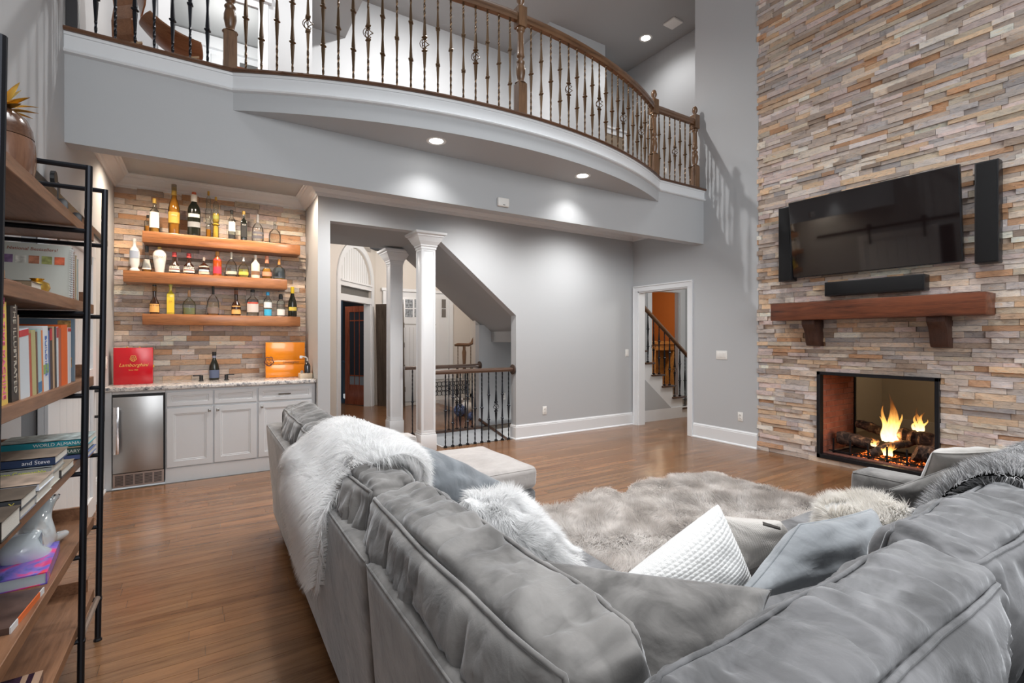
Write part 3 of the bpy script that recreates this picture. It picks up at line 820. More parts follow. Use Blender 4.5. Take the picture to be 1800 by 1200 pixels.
for i, (x0, x1) in enumerate(((-.312, .066), (.078, .455), (.474, 1.0))):
    dr = panel_front('drawer', x0, x1, .735, .872, .035)
    do = panel_front('door', x0, x1, .145, .715)
    kx = (x1-.03, x0+.03, x0+.03)[i]
    b = MB(); b.lathe([(.005, 0), (.005, .014)], n=8, M=Matrix.Translation((kx, CF+.002, .675)) @ Matrix.Rotation(PI/2, 4, 'X')); b.box(kx-.013, kx+.013, CF-.026, CF-.012, .662, .688)
    b.build('knob', plain('knob_crystal', (.35, .34, .32), .1, .6), do, bevel=.003)
    if i == 2:
        b = MB(); b.tube([(.66, CF-.028, .80), (.78, CF-.028, .80)], .006, 8); b.box(.675, .682, CF-.028, CF+.003, .796, .804).box(.758, .765, CF-.028, CF+.003, .796, .804)
        b.build('handle', plain('bronze_pull', (.10, .085, .07), .35, .8), dr)
GRAN, nt, bs = newmat('granite')
co = coords(nt, (1, 1, 1))
vz = N(nt, 'ShaderNodeTexNoise', i_Scale=38.0, i_Detail=6.0, i_Roughness=.75); nt.links.new(co, vz.inputs[0])
r_ = ramp(nt, vz.outputs[0], [(.36, (.06, .07, .09)), (.44, (.33, .33, .34)), (.52, (.74, .71, .68)), (.66, (.86, .83, .79)), (.74, (.55, .42, .33))])
nt.links.new(r_.outputs[0], bs.inputs['Base Color']); bs.inputs['Roughness'].default_value = .12
ct = thing('countertop', 'speckled polished granite countertop over the bar cabinets', 'countertop', (.1, 6.05, .905))
b = MB(); b.box(XL+.001, 1.04, 5.695, 6.405, .905, .94); b.build('slab', GRAN, ct, bevel=.004)
b = MB(); b.box(-.06, .24, 5.88, 6.06, .9395, .9415); b.build('sink_bowl', GRAN, ct)
fr = thing('wine_cooler', 'stainless steel undercounter fridge with louvred toe grille', 'fridge', (-.522, 6.0, 0))
b = MB(); b.box(-.72, -.33, 5.745, 6.38, .012, .868); b.build('body', BLACK, fr)
b = MB(); b.box(-.716, -.338, 5.715, 5.745, .150, .850); b.build('door', STEEL, fr, bevel=.003)
b = MB(); b.box(-.708, -.664, 5.668, 5.680, .335, .765); b.box(-.698, -.667, 5.678, 5.716, .345, .365).box(-.698, -.667, 5.678, 5.716, .735, .755); b.build('handle', CHROME, fr, bevel=.003)
b = MB(); b.box(-.716, -.334, 5.725, 5.735, .018, .142)
b.build('grille', plain('grille_steel', (.40, .33, .30), .35, .85), fr)
for k in range(5):
    b = MB()
    for j in range(9):
        z = .035+j*.0105; b.box(-.700+k*.0725, -.640+k*.0725, 5.7225, 5.7262, z, z+.0055)
    o = b.build('louvre_slots', BLACK, fr); o['kind'] = 'stuff'
# floating shelves
SH = [(-.537, .943, 2.365, 2.480), (-.690, .803, 1.955, 2.070), (-.537, .943, 1.530, 1.643)]
nm_ = ['topmost of the three stained wooden bar shelves', 'middle stained wooden bar shelf, shifted to the left', 'lowest stained wooden bar shelf above the counter']
for (x0, x1, z0, z1), l in zip(SH, nm_):
    b = MB(); b.box(x0, x1, 6.15, 6.40, z0, z1); tag(b.build('floating_shelf', BEAM, bevel=.006), l, 'shelf', 'floating shelves in the bar niche')
for x in (): can(x, 5.45+.3, ZC, 'round downlight in the niche ceiling over the bar, %s' % ('left' if x < 0 else 'right'), group=None, r=.06)

CL, nt, bs = newmat('clear_glass')
gl_ = N(nt, 'ShaderNodeBsdfGlossy'); gl_.inputs['Roughness'].default_value = .03
tb_ = N(nt, 'ShaderNodeBsdfTransparent'); tb_.inputs[0].default_value = (.90, .925, .92, 1)
fr_ = N(nt, 'ShaderNodeFresnel', i_IOR=1.38); mx_ = N(nt, 'ShaderNodeMixShader')
fm_ = N(nt, 'ShaderNodeMath', operation='MULTIPLY'); fm_.inputs[1].default_value = .85; nt.links.new(fr_.outputs[0], fm_.inputs[0]); nt.links.new(fm_.outputs[0], mx_.inputs[0]); nt.links.new(tb_.outputs[0], mx_.inputs[1]); nt.links.new(gl_.outputs[0], mx_.inputs[2]); nt.links.new(mx_.outputs[0], nt.nodes['Material Output'].inputs[0])

def liquid(nm, c, r=.05): return plain('liq_'+nm, c, r, Transmission_Weight=.25, IOR=1.33)
SHAPES = {
 'shoulder': [(0, 0), (.98, 0), (1, .03), (1, .56), (.92, .62), (.55, .70), (.36, .74), (.33, .80), (.33, .96)],
 'square': [(0, 0), (.98, 0), (1, .02), (1, .60), (.95, .66), (.50, .72), (.34, .75), (.32, .80), (.32, .96)],
 'wine': [(0, 0), (.98, 0), (1, .03), (1, .58), (.85, .67), (.45, .76), (.34, .82), (.32, .97)],
 'tall': [(0, 0), (.9, 0), (.95, .04), (1, .40), (1, .52), (.8, .62), (.48, .72), (.40, .80), (.40, .93)],
 'squat': [(0, 0), (.96, 0), (1, .05), (1, .38), (.86, .52), (.45, .62), (.20, .68), (.18, .74), (.20, .86)],
 'dome': [(0, 0), (.9, 0), (1, .08), (1, .36), (.92, .50), (.62, .62), (.25, .70), (.20, .78), (.20, .92)],
 'urn': [(0, 0), (.62, 0), (.66, .04), (.86, .35), (1, .60), (.98, .74), (.70, .86), (.30, .91), (.26, .93)],
 'bell': [(0, 0), (.9, 0), (1, .06), (.98, .30), (.80, .42), (.45, .52), (.36, .60), (.36, .90)],
 'champ': [(0, 0), (.92, 0), (1, .04), (1, .38), (.88, .52), (.55, .66), (.36, .76), (.32, .86), (.40, .88), (.38, .98)],
 'slim': [(0, 0), (.96, 0), (1, .03), (1, .60), (.9, .68), (.45, .76), (.40, .80), (.40, .92)],
 'figure': [(0, 0), (.62, 0), (.66, .04), (.66, .26), (.5, .30), (.9, .33), (.5, .37), (.75, .42), (.75, .60), (.5, .66), (.55, .72), (.62, .78), (.5, .85), (.2, .90), (.18, .97)],
 'lady': [(0, 0), (1, 0), (1, .06), (.7, .10), (.72, .14), (.98, .22), (1, .60), (.8, .70), (.4, .76), (.32, .84), (.32, .96)],
}
def bottle(label, px0, px1, ytop, shelf, shape, glassm, liq=None, fill=.5, cap=(.02, .02, .02), capm=None, lab=None, labz=(.12, .45), lab2=None, y=6.235, sy=.8, txt=None, grp=None, capw=.42, cap_frac=.06, neck=None, name='bottle', zbase=None, group=True):
    x0 = WY(px0, 500, y).x; x1 = WY(px1, 500, y).x; xc = (x0+x1)/2; R = (x1-x0)/2*.97
    z0 = SH[shelf][3] if zbase is None else zbase; h = WY((px0+px1)/2, ytop, y).z-z0
    t = thing(name, label, 'bottle', (xc, y, z0), grp or (None if not group else ('bottles on the %s bar shelf' % ('top', 'middle', 'lowest')[shelf])))
    n = 4 if shape == 'square' else 20; pr_ = SHAPES[shape]; nn = n
    k = 1.25 if shape == 'square' else 1
    P = [(max(.0005, r*R*k), z*h) for r, z in pr_]
    syy = 1.0 if shape == 'square' else sy
    if abs(syy*R) > .085: syy = .085/R
    b = MB(); b.lathe(P, (xc, y, z0), nn, sy=syy); g = b.build('body', glassm, t, smooth=False if n == 4 else 'auto', bevel=.004 if n == 4 else 0)
    if liq is not None:
        Q = [(max(.0005, (r*R*k)*.86), max(.004, z*h)) for r, z in pr_ if z <= fill]; 
        Q.append((Q[-1][0], fill*h))
        b = MB(); b.lathe(Q, (xc, y, z0), nn, sy=syy); b.build('liquid', liq, t, smooth=False if n == 4 else 'auto')
    # cap
    zt = P[-1][1]; rc = max(P[-1][0]*1.12, .011)
    b = MB(); b.lathe([(rc, zt-h*cap_frac), (rc, h*1.0-.004), (rc*.85, h*1.0)], (xc, y, z0), 14); b.build('cap', capm or plain('cap_%02d%02d%02d' % tuple(int(c*99) for c in cap), cap, .35), t)
    if neck: 
        rn = [r for r, z in P if z >= .76*h][0]*1.12
        b = MB(); b.lathe([(rn, h*.78), (rn, h*.94)], (xc, y, z0), 14, cap=False); b.build('neck_label', plain('neck_%02d%02d%02d' % tuple(int(c*99) for c in neck), neck, .5), t)
    def lb(col, za, zb, nm, half=1.15, off=1.02):
        b = MB(); vs = []; m = 12
        def rad(z):
            return float(np.interp(z, [p[1]/h for p in P], [p[0] for p in P]))
        if n == 4:
            s = R*k*math.cos(PI/4)+.0015; b.box(xc-s*.82, xc+s*.82, y-s-.001, y-s, z0+za*h, z0+zb*h)
        else:
            for zz in (za, zb):
                for i in range(m+1):
                    a = -PI/2-half+2*half*i/m; r = rad(zz)*off+.001; vs.append((xc+r*math.cos(a), y+r*syy*math.sin(a), z0+zz*h))
            b.add(vs, [(i, i+1, m+2+i, m+1+i) for i in range(m)])
        return b.build(nm, plain('lab_%02d%02d%02d' % tuple(int(c*99) for c in col), col, .5), t, smooth=False)
    if lab: lb(lab, labz[0], labz[1], 'label')
    if lab2: lb(lab2[0], lab2[1], lab2[2], 'label_band', .95, 1.05)
    if txt:
        s, size, zc, col = txt[:4]
        text_part(s, size, frame_M((xc, y-R*syy*1.06-.003, z0+zc*h), (1, 0, 0), (0, 0, 1)), plain('ink_%02d%02d%02d' % tuple(int(c*99) for c in col), col, .5), t, shear=txt[4] if len(txt) > 4 else 0)
    return t
WHITE = (.85, .84, .80); GLD = (.65, .42, .08); BLK = (.015, .015, .015)
amber = liquid('amber', (.60, .24, .03)); gold_l = liquid('gold', (.85, .55, .08)); yel = liquid('yellow', (.85, .72, .22)); whisk = liquid('whisky', (.70, .33, .06)); tea = liquid('tea', (.62, .48, .28)); grn = liquid('green', (.55, .58, .28))
dkg = plain('dark_glass', (.012, .014, .010), .08); brg = plain('brown_glass', (.035, .014, .008), .1)
# top shelf
bottle('squat clear flask with gold cap and long white label', 262, 281, 349, 0, 'shoulder', CL, whisk, .22, GLD, lab=WHITE, labz=(.14, .60), cap_frac=.10)
bottle('amber bottle half hidden behind the white label flask', 253, 268, 378, 0, 'slim', CL, amber, .4, BLK, y=6.32)
bottle('tallest amber bottle with gold label and silver cap', 295, 317, 324, 0, 'tall', CL, amber, .80, (.3, .26, .2), lab=(.55, .33, .05), labz=(.22, .44), neck=GLD, txt=('GRAN', .018, .37, (.9, .8, .5)))
bottle('very dark wine bottle with red top and grey label', 329, 353, 338, 0, 'wine', dkg, None, 0, (.45, .08, .03), lab=(.25, .26, .27), labz=(.20, .32), lab2=((.7, .68, .62), .42, .50), neck=(.7, .66, .6))
bottle('clear figure shaped bottle with amber filling and gold stopper', 371, 388, 346, 0, 'figure', CL, gold_l, .60, BLK, capm=GOLD, lab2=((.30, .30, .05), .46, .55))
bottle('small clear round bottle stacked with gold stoppers left of the figure bottle', 359, 374, 336, 0, 'figure', CL, amber, .2, BLK, capm=GOLD, y=6.31)
bottle('small clear bottle with dark base band and dark cap', 401, 414, 369, 0, 'slim', CL, None, 0, BLK, lab=(.80, .80, .78), labz=(.28, .60), lab2=(BLK, .03, .17), cap_frac=.05)
bottle('slim black square bottle with gold cap and slanting white label', 422, 435, 371, 0, 'square', dkg, None, 0, GLD, lab=BLK, labz=(.12, .58), lab2=None, txt=('BLUE', .016, .52, (.9, .9, .85), .2), cap_frac=.08)
bottle('clear bottle with silver capsule and small black labels', 442, 464, 377, 0, 'dome', CL, None, 0, (.35, .35, .37), lab=(.10, .10, .12), labz=(.12, .22), lab2=((.12, .12, .14), .28, .36), cap_frac=.22)
bottle('clear wide shouldered decanter at the right end of the top shelf', 472, 494, 389, 0, 'squat', CL, None, 0, (.7, .7, .7), capm=CL, cap_frac=.04)
# middle shelf
bottle('white ceramic bottle with blue ornament at the left end', 227, 246, 419, 1, 'lady', plain('white_ceramic', (.80, .80, .78), .15), None, 0, WHITE, lab2=((.35, .40, .50), .40, .62))
bottle('small clear bottle with white and orange label', 249, 267, 432, 1, 'bell', CL, whisk, .10, BLK, lab=(.80, .74, .68), labz=(.10, .48), cap_frac=.14)
bottle('white urn shaped bottle with gold cap', 268, 293, 434, 1, 'urn', plain('cream_gloss', (.82, .80, .75), .12), None, 0, GLD, txt=('RUMCHATA', .026, .60, (.30, .22, .15)), cap_frac=.07)
bottle('left brown bell bottle with red ribbon and cream label', 296, 317, 443, 1, 'bell', brg, None, 0, (.35, .04, .05), lab=(.82, .77, .66), labz=(.08, .34), lab2=((.25, .05, .04), .18, .22), neck=(.65, .08, .07))
bottle('right brown bell bottle with red ribbon and cream label', 321, 343, 445, 1, 'bell', brg, None, 0, (.35, .04, .05), lab=(.82, .77, .66), labz=(.08, .34), lab2=((.25, .05, .04), .18, .22), neck=(.65, .08, .07))
bottle('squat dark bottle with patterned label and white tag', 348, 369, 452, 1, 'squat', brg, None, 0, (.4, .35, .3), lab=(.70, .55, .42), labz=(.06, .50), lab2=((.45, .60, .72), .20, .30))
bottle('slender orange red bottle with crimson label', 374, 390, 442, 1, 'slim', plain('red_amber_glass', (.55, .10, .01), .1, Transmission_Weight=.3), None, 0, (.60, .30, .08), lab=(.62, .04, .08), labz=(.10, .68), cap_frac=.10)
bottle('round clear bottle with long pale neck capsule', 396, 417, 443, 1, 'dome', CL, tea, .05, (.72, .70, .60), lab=(.55, .55, .45), labz=(.10, .22), cap_frac=.20)
bottle('round yellow bottle with white neck and yellow fruit inside', 418, 438, 452, 1, 'dome', CL, yel, .40, WHITE, lab2=((.8, .6, .1), .12, .28), cap_frac=.12)
bottle('creamy white bottle with brown oval label', 441, 457, 448, 1, 'shoulder', plain('cream_gloss2', (.78, .70, .58), .15), None, 0, (.75, .74, .70), lab=(.25, .13, .07), labz=(.14, .30), cap_frac=.06)
bottle('orange brandy bottle with round copper label', 460, 478, 450, 1, 'bell', CL, whisk, .45, (.60, .25, .15), lab=(.72, .30, .18), labz=(.12, .30), cap_frac=.22)
bottle('clear bottle with black label and golden liquid at the right end', 479, 502, 455, 1, 'squat', CL, gold_l, .22, (.62, .28, .08), lab=(.05, .06, .07), labz=(.06, .56), cap_frac=.14)
# lowest shelf
bottle('brown rum bottle with orange label at the left end of the lowest shelf', 262, 281, 500, 2, 'bell', brg, None, 0, BLK, lab=(.80, .42, .12), labz=(.06, .34), neck=(.6, .3, .1), cap_frac=.14)
bottle('yellow labelled square bottle', 292, 308, 498, 2, 'square', plain('yellow_glass', (.55, .45, .05), .15), None, 0, (.50, .48, .12), lab=(.85, .55, .03), labz=(.05, .55), txt=('Jose', .016, .42, (.15, .08, .02), .2))
bottle('dome shaped bottle with round wooden stopper and green tinted liquid', 320, 345, 510, 2, 'squat', CL, grn, .28, (.42, .24, .12), cap_frac=.13)
bottle('round clear bottle with black neck and brown label', 363, 386, 503, 2, 'dome', CL, amber, .05, BLK, lab=(.22, .17, .15), labz=(.06, .26), cap_frac=.20)
bottle('smaller brown rum bottle with orange label and black cap', 406, 424, 507, 2, 'bell', brg, None, 0, BLK, lab=(.82, .45, .15), labz=(.06, .36), neck=(.55, .22, .12), cap_frac=.14)
bottle('wide clear bottle with red and white floral label', 433, 455, 509, 2, 'shoulder', CL, None, 0, BLK, lab=(.66, .60, .56), labz=(.14, .48), lab2=((.62, .10, .06), .46, .52))
bottle('clear bottle with blue lower label and blue cap', 463, 478, 513, 2, 'slim', CL, None, 0, (.05, .35, .65), lab=(.75, .78, .80), labz=(.35, .58), lab2=((.05, .45, .72), .03, .28))
bottle('clear bottle with hanging black strap and white label', 486, 501, 517, 2, 'slim', CL, None, 0, BLK, lab=(.80, .78, .74), labz=(.05, .32), neck=BLK)
bottle('small champagne bottle with yellow foil neck', 506, 522, 504, 2, 'champ', dkg, None, 0, (.82, .60, .03), capm=plain('yellow_foil', (.82, .60, .03), .4), neck=(.82, .60, .03), lab2=((.70, .55, .10), .20, .32), cap_frac=.20)
# counter things
bottle('black champagne bottle standing behind the sink', 367, 386, 618, 0, 'champ', dkg, None, 0, BLK, lab=(.10, .13, .22), labz=(.08, .36), neck=(.20, .22, .30), cap_frac=.12, y=6.2, zbase=.94, group=False)
def crest(parent, c, s, mat, y):
    b = MB(); pts = []
    for i in range(28):
        a = 2*PI*i/28; r = s*(1+.14*math.cos(5*a+PI/2)); pts.append((c[0]+r*math.cos(a)*.9, y, c[1]+r*math.sin(a)))
    b.tube(pts, s*.11, 4, closed=True)
    pts = [(c[0]+s*.5*math.cos(a), y, c[1]+s*.55*math.sin(a)) for a in np.linspace(0, 2*PI, 16, endpoint=False)]
    b.tube(pts, s*.06, 4, closed=True)
    b.tube([(c[0]-s*.25, y, c[1]-s*.3), (c[0], y, c[1]+s*.35), (c[0]+s*.25, y, c[1]-s*.3)], s*.06, 4)
    b.tube([(c[0]-s*.6, y, c[1]-s*.95), (c[0], y, c[1]-s*1.08), (c[0]+s*.6, y, c[1]-s*.95)], s*.09, 4)
    return b.build('crest', mat, parent)
rb = thing('gift_box', 'red presentation box with gold script standing at the left end of the counter', 'box', (-.597, 6.09, .94))
RED = plain('red_lacquer', (.55, .008, .018), .18)
b = MB(); b.box(-.752, -.444, 6.05, 6.12, .9405, 1.30); b.build('lid', RED, rb, bevel=.004)
b = MB(); b.box(-.752, -.446, 6.121, 6.19, .9405, 1.298); b.build('tray', plain('dark_red', (.10, .004, .008), .3), rb, bevel=.004)
b = MB(); b.box(-.446, -.436, 6.105, 6.135, 1.10, 1.125).box(-.66, -.648, 6.105, 6.13, 1.298, 1.308).box(-.56, -.548, 6.105, 6.13, 1.298, 1.308); b.build('clasp', GOLD, rb)
INKG = plain('gold_ink', (.80, .55, .14), .35, .5)
crest(rb, (-.598, 1.195), .026, INKG, 6.049)
text_part('Lamborghini', .046, frame_M((-.598, 6.0495, 1.128), (1, 0, 0), (0, 0, 1)), INKG, rb, shear=.35)
text_part('Since 1963', .017, frame_M((-.598, 6.0495, 1.080), (1, 0, 0), (0, 0, 1)), INKG, rb)
ob = thing('gift_box', 'glossy orange lidded box leaning at the right end of the counter', 'box', (.80, 6.25, .94))
ORN = plain('orange_lacquer', (.85, .27, .01), .15, Coat_Weight=.5)
for z0, z1, nm in ((.9405, 1.088, 'lower_panel'), (1.0895, 1.138, 'middle_panel'), (1.1395, 1.344, 'upper_panel')):
    b = MB(); b.box(.585, 1.0, 6.20, 6.34, z0, z1); b.build(nm, ORN, ob, bevel=.004)
crest(ob, (.618, 1.13), .048, plain('dark_ink', (.10, .04, .04), .5), 6.199)
text_part('Lamborghini', .034, frame_M((.845, 6.1992, 1.113), (1, 0, 0), (0, 0, 1)), MATS['dark_ink'], ob, shear=.35)
for x, l, s in ((-.035, 'left', -1), (.195, 'right', 1)):
    t = thing('tap_handle', 'matt black sink lever, %s one of the pair beside the champagne bottle' % l, 'tap', (x, 6.12, .94), 'sink levers')
    b = MB(); b.lathe([(.024, 0), (.024, .008), (.018, .012), (.018, .060)], (x, 6.12, .94), 16); b.build('valve_body', BLACK, t)
    b = MB(); b.box(x, x+s*.075, 6.11, 6.13, .992, 1.004); b.build('lever', BLACK, t, bevel=.002)
cd = thing('soap_caddy', 'wooden tray with chrome soap pump beside the orange box', 'dispenser', (.985, 5.95, .94))
b = MB(); b.box(.90, 1.03, 5.88, 6.02, .9405, .995); b.build('tray', plain('pale_wood', (.62, .52, .40), .5), cd, bevel=.003)
b = MB(); b.lathe([(.030, .995), (.034, 1.0), (.034, 1.075), (.026, 1.10), (.012, 1.115), (.012, 1.13)], (.985, 5.95, 0), 20); b.build('bottle', plain('dark_chrome', (.12, .12, .13), .1, 1), cd, smooth='auto')
b = MB(); b.tube([(.985, 5.95, 1.13), (.985, 5.95, 1.16), (.975, 5.95, 1.175), (.93, 5.95, 1.185)], .007, 8); b.box(.905, .932, 5.94, 5.96, 1.165, 1.195); b.build('pump', plain('white_plastic', (.8, .8, .8), .3), cd)
b = MB(); b.lathe([(.012, .9955), (.018, 1.0), (.018, 1.02), (.01, 1.03)], (.925, 5.93, 0), 14); b.build('cup', CHROME, cd)

# ================================================================== COLUMNS, STAIRWELL RAILS, FOYER
def column(cx, cy, zt, label, w2=.088):
    t = thing('column', label, 'column', (cx, cy, 0), 'square white columns at the hall opening')
    b = MB(); b.box(cx-w2-.016, cx+w2+.016, cy-w2-.016, cy+w2+.016, 0, .20); b.box(cx-w2-.008, cx+w2+.008, cy-w2-.008, cy+w2+.008, .20, .222); b.build('base', TRIM, t, bevel=.004)
    b = MB(); b.box(cx-w2, cx+w2, cy-w2, cy+w2, .222, zt-.20); b.build('shaft', TRIM, t, bevel=.003)
    for a, (dx, dy) in enumerate(((0, -1), (-1, 0), (1, 0), (0, 1))):
        b = MB()
        e = w2+.0015
        def q(u0, u1, z0, z1):
            if dy: b.box(cx+u0, cx+u1, cy+dy*(w2-.004), cy+dy*(w2+.005), z0, z1)
            else: b.box(cx+dx*(w2-.004), cx+dx*(w2+.005), cy+u0, cy+u1, z0, z1)
        q(-w2, -w2+.022, .222, zt-.2); q(w2-.022, w2, .222, zt-.2); q(-w2+.022, w2-.022, zt-.225, zt-.2); q(-w2+.022, w2-.022, .222, .25)
        b.build('panel_moulding', TRIM, t)
    rings = [(w2, -.20), (w2+.012, -.20), (w2+.012, -.175), (w2+.022, -.165), (w2+.022, -.15), (w2+.05, -.11), (w2+.075, -.06), (w2+.085, -.05), (w2+.085, -.04), (w2+.11, -.025), (w2+.115, 0)]
    b = MB(); b.lathe([(r*math.sqrt(2), z) for r, z in rings], (cx, cy, zt), 4); b.build('capital', TRIM, t)
    return t
column(2.335, 5.74, 2.69, 'near square white column with flared capital at the hall opening')
column(2.34, 6.94, 2.66, 'farther square white column behind the near one')
# underside of the upper stair: flat then raked soffit
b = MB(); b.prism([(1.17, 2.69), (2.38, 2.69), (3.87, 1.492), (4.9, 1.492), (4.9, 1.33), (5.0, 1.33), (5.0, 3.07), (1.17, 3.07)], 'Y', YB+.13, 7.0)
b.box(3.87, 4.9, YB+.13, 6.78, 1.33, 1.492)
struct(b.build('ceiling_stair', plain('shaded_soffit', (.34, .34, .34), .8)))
b = MB(); b.box(3.65, 5.0, 6.78, 6.90, -1.2, 1.6); b.box(4.9, 5.0, YB+.13, 6.78, -1.2, 1.4)
struct(b.build('wall_stairwell', WALL))
b = MB(); b.box(2.56, 3.65, 6.725, 6.76, -1.0, -.003).box(2.56, 2.60, 5.77, 6.725, -1.0, -.003)
struct(b.build('trim_4', TRIM))
b = MB(); b.box(2.50, 3.68, 6.69, 6.80, -.02, .012); struct(b.build('trim_5', DKWOOD))
# basement stair treads going down under the raked soffit
st = thing('basement_stairs', 'dark stair flight going down behind the near iron railing', 'stairs', (3.4, 6.2, -.6))
for k in range(5):
    b = MB(); b.box(2.65+k*.25, 2.93+k*.25, 5.80, 6.70, -.24-.18*k, -.20-.18*k); b.build('tread', DKWOOD, st)
    b = MB(); b.box(2.66+k*.25, 2.68+k*.25, 5.80, 6.70, -.40-.18*k, -.24-.18*k); b.build('riser', TRIM, st)
b = MB(); b.tube([(3.63, 6.74, .12), (4.75, 6.74, -.68)], .022, 8); tag(b.build('wall_handrail', DKWOOD), 'sloping dark wall handrail going down in the stairwell', 'handrail')
def iron_rail(label, x0, x1, y, n, kinds, ends, zt=.99, mat=IRON, bs=None):
    t = thing('stair_railing', label, 'railing', ((x0+x1)/2, y, 0))
    b = MB(); p = [(-.024, zt-.055), (.024, zt-.055), (.028, zt-.035), (.034, zt-.028), (.030, zt-.006), (.014, zt), (-.014, zt), (-.030, zt-.006), (-.034, zt-.028), (-.028, zt-.035)]
    b.sweep([(x0, y), (x1, y)], p); b.build('handrail', plain('grey_brown_rail', (.12, .075, .055), .3, Coat_Weight=.3), t, smooth='auto')
    for xe in ends:
        b = MB(); b.lathe([(.055, -.012), (.068, -.006), (.07, .0), (.066, .010), (.05, .016)], n=24, M=Matrix.Translation((xe, y, zt-.03)) @ Matrix.Rotation(PI/2, 4, 'Y')); b.build('rosette', plain('rosette_wood', (.06, .035, .025), .35), t, smooth='auto')
    for i in range(n):
        x = bs[i] if bs else x0+(x1-x0)*(i+.5)/n
        put_baluster(kinds[i % len(kinds)], (x, y, .0), zt-.055, mat, t)
    return t
bx = [WY(p, 700, 5.70).x for p in (783, 796, 809, 822, 835, 847, 859, 872, 883, 894)]
iron_rail('near black iron stair railing between the column and the wall end', 2.42, 3.60, 5.70, 10, ['single', 'double', 'basket', 'double', 'single', 'single', 'double', 'basket', 'double', 'single'], [3.592], bs=bx)
bx = [WY(p, 700, 6.75).x for p in (725, 738, 789, 803, 818, 830)]
iron_rail('far iron stair railing from the rear column to the stair wall', 2.42, 3.65, 6.75, 6, ['single', 'double', 'double', 'basket', 'double', 'single'], [3.642], bs=bx)
# foyer shell: 45 degree wall with the arched doorway
A = Vector((2.022, 8.966)); Bp = Vector((2.855, 9.932)); dv = (Bp-A).normalized(); nv = Vector((dv.y, -dv.x))  # nv points towards the camera side
def aw(s, o, z): p = A+dv*s+nv*o; return (p.x, p.y, z)
AL = (Bp-A).length
def aprism(bm_, poly, o0, o1):
    n = len(poly); vs = [aw(s, o0, z) for s, z in poly]+[aw(s, o1, z) for s, z in poly]
    bm_.add(vs, [tuple(reversed(range(n))), tuple(range(n, 2*n))]+[(i, (i+1) % n, n+(i+1) % n, n+i) for i in range(n)])
b = MB(); aprism(b, [(-1.6, 0), (0, 0), (0, 3.3), (-1.6, 3.3)], -.14, 0); aprism(b, [(AL, 0), (AL+.38, 0), (AL+.38, 3.3), (AL, 3.3)], -.14, 0); aprism(b, [(0, 3.12), (AL, 3.12), (AL, 3.3), (0, 3.3)], -.14, 0)
R_ = AL/2; arcp = [(R_-R_*math.cos(a), 2.46+ (3.10-2.46)*math.sin(a)) for a in np.linspace(0, PI, 20)]
aprism(b, arcp[:10]+[(arcp[9][0], 3.2), (0, 3.2)], -.14, 0); aprism(b, arcp[10:]+[(AL, 3.2), (arcp[10][0], 3.2)], -.14, 0)
struct(b.build('wall_foyer_left', FOYW))
arch = MB()
cw = .11
outer = [(-cw, 0)]+[(R_-(R_+cw)*math.cos(a), 2.46+(.64+cw)*math.sin(a)) for a in np.linspace(0, PI, 24)]+[(AL+cw, 0)]
inner = [(0, 0)]+[(R_-R_*math.cos(a), 2.46+.64*math.sin(a)) for a in np.linspace(0, PI, 24)]+[(AL, 0)]
n = len(outer); vs = []; 
for o_ in (-.001, .025):
    vs += [aw(s, o_, z) for s, z in outer]; vs += [aw(s, o_, z) for s, z in inner]
fs = []
for i in range(n-1):
    fs += [(i, i+1, n+i+1, n+i), (2*n+i, 3*n+i, 3*n+i+1, 2*n+i+1), (i, 2*n+i, 2*n+i+1, i+1), (n+i, n+i+1, 3*n+i+1, 3*n+i)]
arch.add(vs, fs)
aprism(arch, [(0, 2.07), (AL, 2.07), (AL, 2.19), (0, 2.19)], -.10, .02); aprism(arch, [(0, 2.34), (AL, 2.34), (AL, 2.42), (0, 2.42)], -.10, .02); aprism(arch, [(0, 2.42), (AL, 2.42), (AL, 2.455), (0, 2.455)], -.10, .05)
aprism(arch, [(0, 0), (.03, 0), (.03, 2.07), (0, 2.07)], -.14, 0); aprism(arch, [(AL-.03, 0), (AL, 0), (AL, 2.07), (AL-.03, 2.07)], -.14, 0)
ARCH = struct(arch.build('door_3', TRIM))
b = MB(); aprism(b, [(0, 2.455)]+[(R_-R_*math.cos(a), 2.46+.64*math.sin(a)) for a in np.linspace(0, PI, 24)]+[(AL, 2.455)], -.07, -.05); b.build('arch_panel', TRIM, ARCH)
k_ = MB()
for i in range(1, 14):
    s = AL*i/14; zt = 2.46+.64*math.sqrt(max(0, 1-((s-R_)/R_)**2)); aprism(k_, [(s-.004, 2.46), (s+.004, 2.46), (s+.004, zt), (s-.004, zt)], -.05, -.047)
o = k_.build('bead_line', plain('bead_grey', (.5, .5, .49), .6), ARCH); o['kind'] = 'stuff'
RAIN = plain('rain_glass', (.12, .115, .11), .1, bump=1.0, bscale=40)
b = MB(); aprism(b, [(0, 2.19), (AL, 2.19), (AL, 2.34), (0, 2.34)], -.06, -.05); b.build('transom_pane', RAIN, ARCH)
